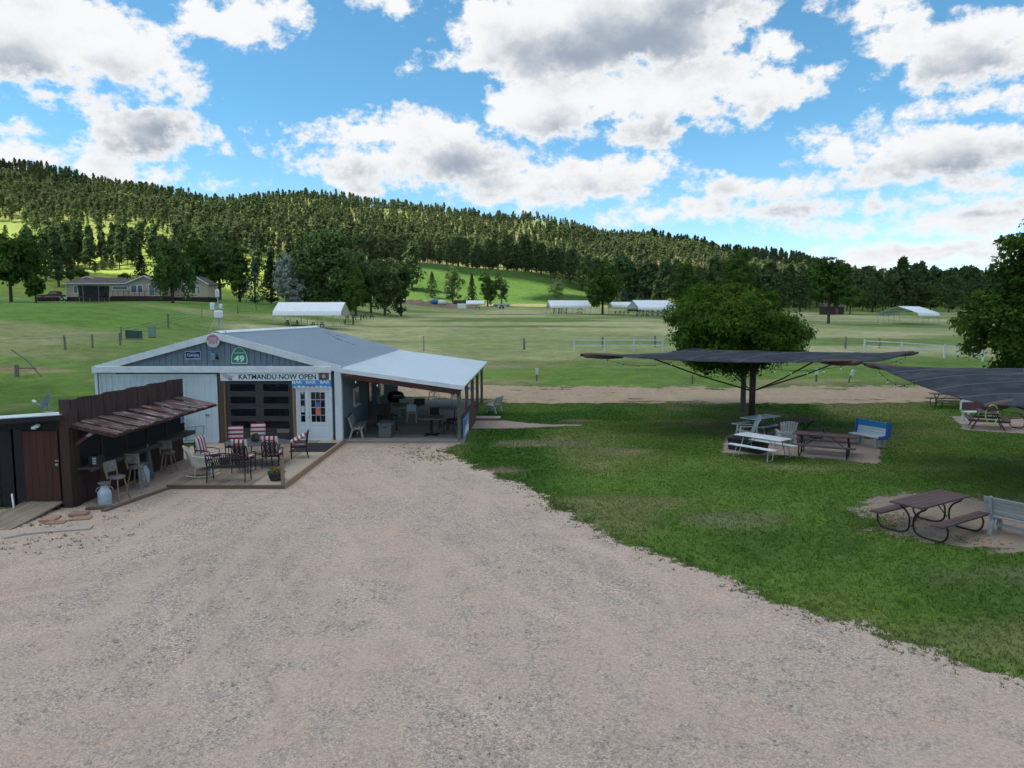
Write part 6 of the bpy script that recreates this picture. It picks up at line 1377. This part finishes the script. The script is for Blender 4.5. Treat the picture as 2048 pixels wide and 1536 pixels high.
def place_tree(x, y, h, w, kind, label, seed):
    r = np.random.default_rng(seed); z = TZ(x, y); conif = kind in 'PCB'
    t = thing('pine_tree' if kind == 'P' else 'spruce_tree' if conif else 'leafy_tree', label, 'tree', (x, y, z), 0, GROUPS.get(kind))
    px = 1420*h/y/2                                  # height in picture pixels
    if conif:
        n = int(900+px*16); P, N = pine_points(h, w*1.12, r, n, .16 if kind == 'P' else .05, .55 if kind == 'P' else .95)
        if y > 340: pass
        V, F = leaves(P, N, max(.34, .052*h*(1 if kind == 'P' else .8)), r, True); pine_trunk(h, .02*h+.05).build('trunk', m_barkp, t, True)
        if kind == 'P':
            b = MB()
            for i in range(9): a = i*2.4; q = h*(.25+.07*i); b.tube([(0, 0, q), (math.cos(a)*w*.32, math.sin(a)*w*.32, q+.03*h)], [.05, .02], 4)
            b.build('branches', m_barkp, t)
    else:
        nc = int(110+px*1.1); per = int(34+px*.4)
        bot = {'D': .10, 'D2': .0, 'G': .08, 'Y': .04, 'W': .10, 'S': .03}[kind]
        if 'bare trunk' in label or 'upright' in label: bot = .24
        if 'bush' in label: bot = .0
        if 'round dark' in label or 'left picture edge' in label: bot = .2
        P, N, C = broad_points(h, w*1.06, r, nc, per, bot, .10, .16 if kind == 'W' else 0.)
        if kind in ('G',): keep = r.random(len(P)) < .62; P = P[keep]; N = N[keep]
        V, F = leaves(P, N, max(.28, .040*w+.10), r, True); limbs(h, w, C, r, .018*h+.06, 9, bot, m_bark if kind in ('G', 'S', 'D2') else m_barkd, t)
    link('crown', np_mesh('crown', V, F, LEAF[kind]), t)
    return t
for i, (x, y, h, w, kd, lb) in enumerate(TREES): place_tree(x, y, h, w, kd, lb, 100+i)
# ---- the two near trees
def near_tree(label, x, y, h, w, kind, seed, nc, per, size, bot, tr, crad=.105, lean=0., fork=.3):
    r = np.random.default_rng(seed); t = thing('leafy_tree', label, 'tree', (x, y, TZ(x, y)), 0)
    P, N, C = broad_points(h, w, r, nc, per, bot, crad, 0., 15); V, F = leaves(P, N, size, r, True)
    link('crown', np_mesh('crown', V, F, LEAF[kind]), t); limbs(h, w, C, r, tr, 26, bot, m_bark, t, fork, lean); return t
near_tree('round maple tree directly behind the whole shade umbrella', 12.1, 36.9, 7.0, 8.3, 'N', 7, 420, 250, .135, .26, .155, .075)
near_tree('tall maple tree at the right picture edge behind the cut off umbrella', 30.8, 38.5, 12.2, 11.6, 'R', 23, 520, 250, .19, .02, .2, .07)
# ================================================================ WOODED HILL
def hill_density(x, y):
    n = vnoise(x, y, 42, 51)*.6+vnoise(x, y, 17, 52)*.4
    u = x/np.maximum(y, 1)
    d = sstep(.25, .46, n)*.9+.10
    meadow = sstep(-.28, -.40, u)*sstep(560, 380, y)                          # open slope on the left
    d = d*(1-.80*meadow*sstep(.62, .45, vnoise(x, y, 30, 53)))
    d = d*(1-.75*sstep(-.42, -.46, u)*sstep(520, 430, y)*sstep(.55, .4, vnoise(x, y, 24, 54)))
    d = np.where((((x+14)/70)**2+((y-365)/46)**2 < 1) | ((y < 345) & (u > -.30) & (u < .12)), 0, d)   # knoll and its foot
    d = np.where((y < 300) & (u < -.2), 0, d)
    glade = np.exp(-(((x-30)/26)**2+((y-755)/26)**2))+np.exp(-(((x+150)/24)**2+((y-690)/24)**2)); d = d*(1-.9*np.clip(glade, 0, 1))
    d = np.where((u > .12) & (y < 330), d*.35, d)
    return d
sp = 6.3; hx, hy = np.meshgrid(np.arange(-660, 700, sp), np.arange(262, 850, sp)); hx = hx.ravel()+rng.uniform(-.48, .48, hx.size)*sp; hy = hy.ravel()+rng.uniform(-.48, .48, hy.size)*sp
ok = (np.abs(hx) < .80*hy) & (rng.random(hx.size) < hill_density(hx, hy)); hx = hx[ok]; hy = hy[ok]
hz = terrain(hx, hy); order = np.argsort(hy); hx, hy, hz = hx[order], hy[order], hz[order]
HH = rng.uniform(7.0, 19.5, len(hx))*(.8+.35*vnoise(hx, hy, 60, 55)); HH *= np.interp(hy, [280, 420, 800], [1.15, .85, .66]); small = rng.random(len(hx)) < .14; HH[small] *= .55
NEAR = 300
def pine_kind(seed, n, size):
    r = np.random.default_rng(seed); P, N = pine_points(1., .30+.14*r.random(), r, n, .18+.16*r.random(), .34+.2*r.random())
    V, F = leaves(P, N, size, r, False); return V, F
vis = np.where(np.abs(hx) < .735*hy)[0][:NEAR]; rest = np.setdiff1d(np.arange(len(hx)), vis)
kinds = []
def pine_label(x, y, h):
    u = x/y; size = 'young' if h < 8 else 'tall' if h > 13.6 else 'middling'
    place = 'far left beside the bright meadow' if u < -.55 else 'behind the ranch house' if u < -.40 else 'behind the silver tree' if u < -.26 else 'above the left carport' if u < -.12 else 'behind the green knoll' if u < .10 else 'behind the twin carports' if u < .26 else 'behind the umbrella tree' if u < .44 else 'at the right end of the hill'
    return size+' ponderosa pine on the lower hillside '+place
for s in range(6):
    V, F = pine_kind(900+s, 430, .088); cr = np_mesh('crown', V*13, F, LEAF['P']); tk = pine_trunk(13., .20).mesh('trunk', m_barkp, True); kinds.append((cr, tk))
for q, i in enumerate(vis):
    cr, tk = kinds[int(rng.integers(6))]; s = HH[i]/13.; t = thing('pine_tree', pine_label(hx[i], hy[i], HH[i]), 'tree', (hx[i], hy[i], hz[i]), float(rng.uniform(0, 360)), 'pines on the lower slope of the wooded hill')
    t.scale = (s*rng.uniform(.85, 1.15), s*rng.uniform(.85, 1.15), s); link('crown', cr, t); link('trunk', tk, t)
LOW = [pine_kind(950+s, 104, .13) for s in range(14)]
VV, FF, CC = [], [], []; base = 0; pick_k = rng.integers(14, size=len(rest)); ang = rng.uniform(0, 2*PI, len(rest))
tone = np.clip(vnoise(hx, hy, 46, 56)*1.1+rng.random(len(hx))*.75-.42, 0, 1)
for k in range(14):
    id_ = rest[pick_k == k]; V, F = LOW[k]; a = ang[pick_k == k]; m = len(id_); h = HH[id_]
    ca, sa = np.cos(a)[:, None], np.sin(a)[:, None]
    X = (V[None, :, 0]*ca-V[None, :, 1]*sa)*h[:, None]*1.05+hx[id_][:, None]; Y = (V[None, :, 0]*sa+V[None, :, 1]*ca)*h[:, None]*1.05+hy[id_][:, None]; Z = V[None, :, 2]*h[:, None]+hz[id_][:, None]
    VV.append(np.stack((X, Y, Z), 2).reshape(-1, 3)); FF.append((F[None]+(np.arange(m)*len(V))[:, None, None]).reshape(-1, 3)+base); CC.append(np.repeat(tone[id_], len(V))); base += m*len(V)
def forest_mat():
    t = NT('forest_needles'); tn = t.attr('tone', 'Fac'); nz = t.n('ShaderNodeNewGeometry').outputs['Random Per Island']
    c = t.mix(tn, (.044, .074, .036), (.135, .170, .070)); c = t.mix(t.math('MULTIPLY', nz, .5), c, (.155, .19, .075))
    w = t.noise(t.pos(), .09, 2, .5); c = t.mix(t.ramp(w, .60, .72, 0., .55), c, (.13, .105, .07))      # brown, dying trees here and there
    d = t.n('ShaderNodeBsdfDiffuse'); t.l(c, d.inputs[0]); tr = t.n('ShaderNodeBsdfTranslucent'); t.l(c, tr.inputs[0]); m = t.n('ShaderNodeMixShader'); m.inputs[0].default_value = .32; t.l(d.outputs[0], m.inputs[1]); t.l(tr.outputs[0], m.inputs[2]); return t.done(m.outputs[0])
fo = link('pine_forest', np_mesh('pine_forest', np.concatenate(VV), np.concatenate(FF), forest_mat(), False, {'tone': np.concatenate(CC)}))
tag(fo, 'dense pine forest covering the hill up to its ridge', 'forest', kind='stuff')
h = HH[rest]; n = len(rest); q = np.array(((-1, -.6), (1, -.6), (0, 1.)))*.018
TV = np.empty((n, 6, 3)); 
for j in range(3):
    TV[:, j] = np.c_[hx[rest]+q[j, 0]*h, hy[rest]+q[j, 1]*h, hz[rest]-.5]; TV[:, 3+j] = np.c_[hx[rest]+q[j, 0]*h*.4, hy[rest]+q[j, 1]*h*.4, hz[rest]+h*.7]
fq = np.array(((0, 1, 4, 3), (1, 2, 5, 4), (2, 0, 3, 5))); TF = (fq[None]+(np.arange(n)*6)[:, None, None]).reshape(-1, 4)
o = link('trunks', np_mesh('trunks', TV.reshape(-1, 3), TF, m_barkp), fo); tag(o, kind='stuff')
print('forest', len(hx), 'tris', sum(len(f) for f in FF))
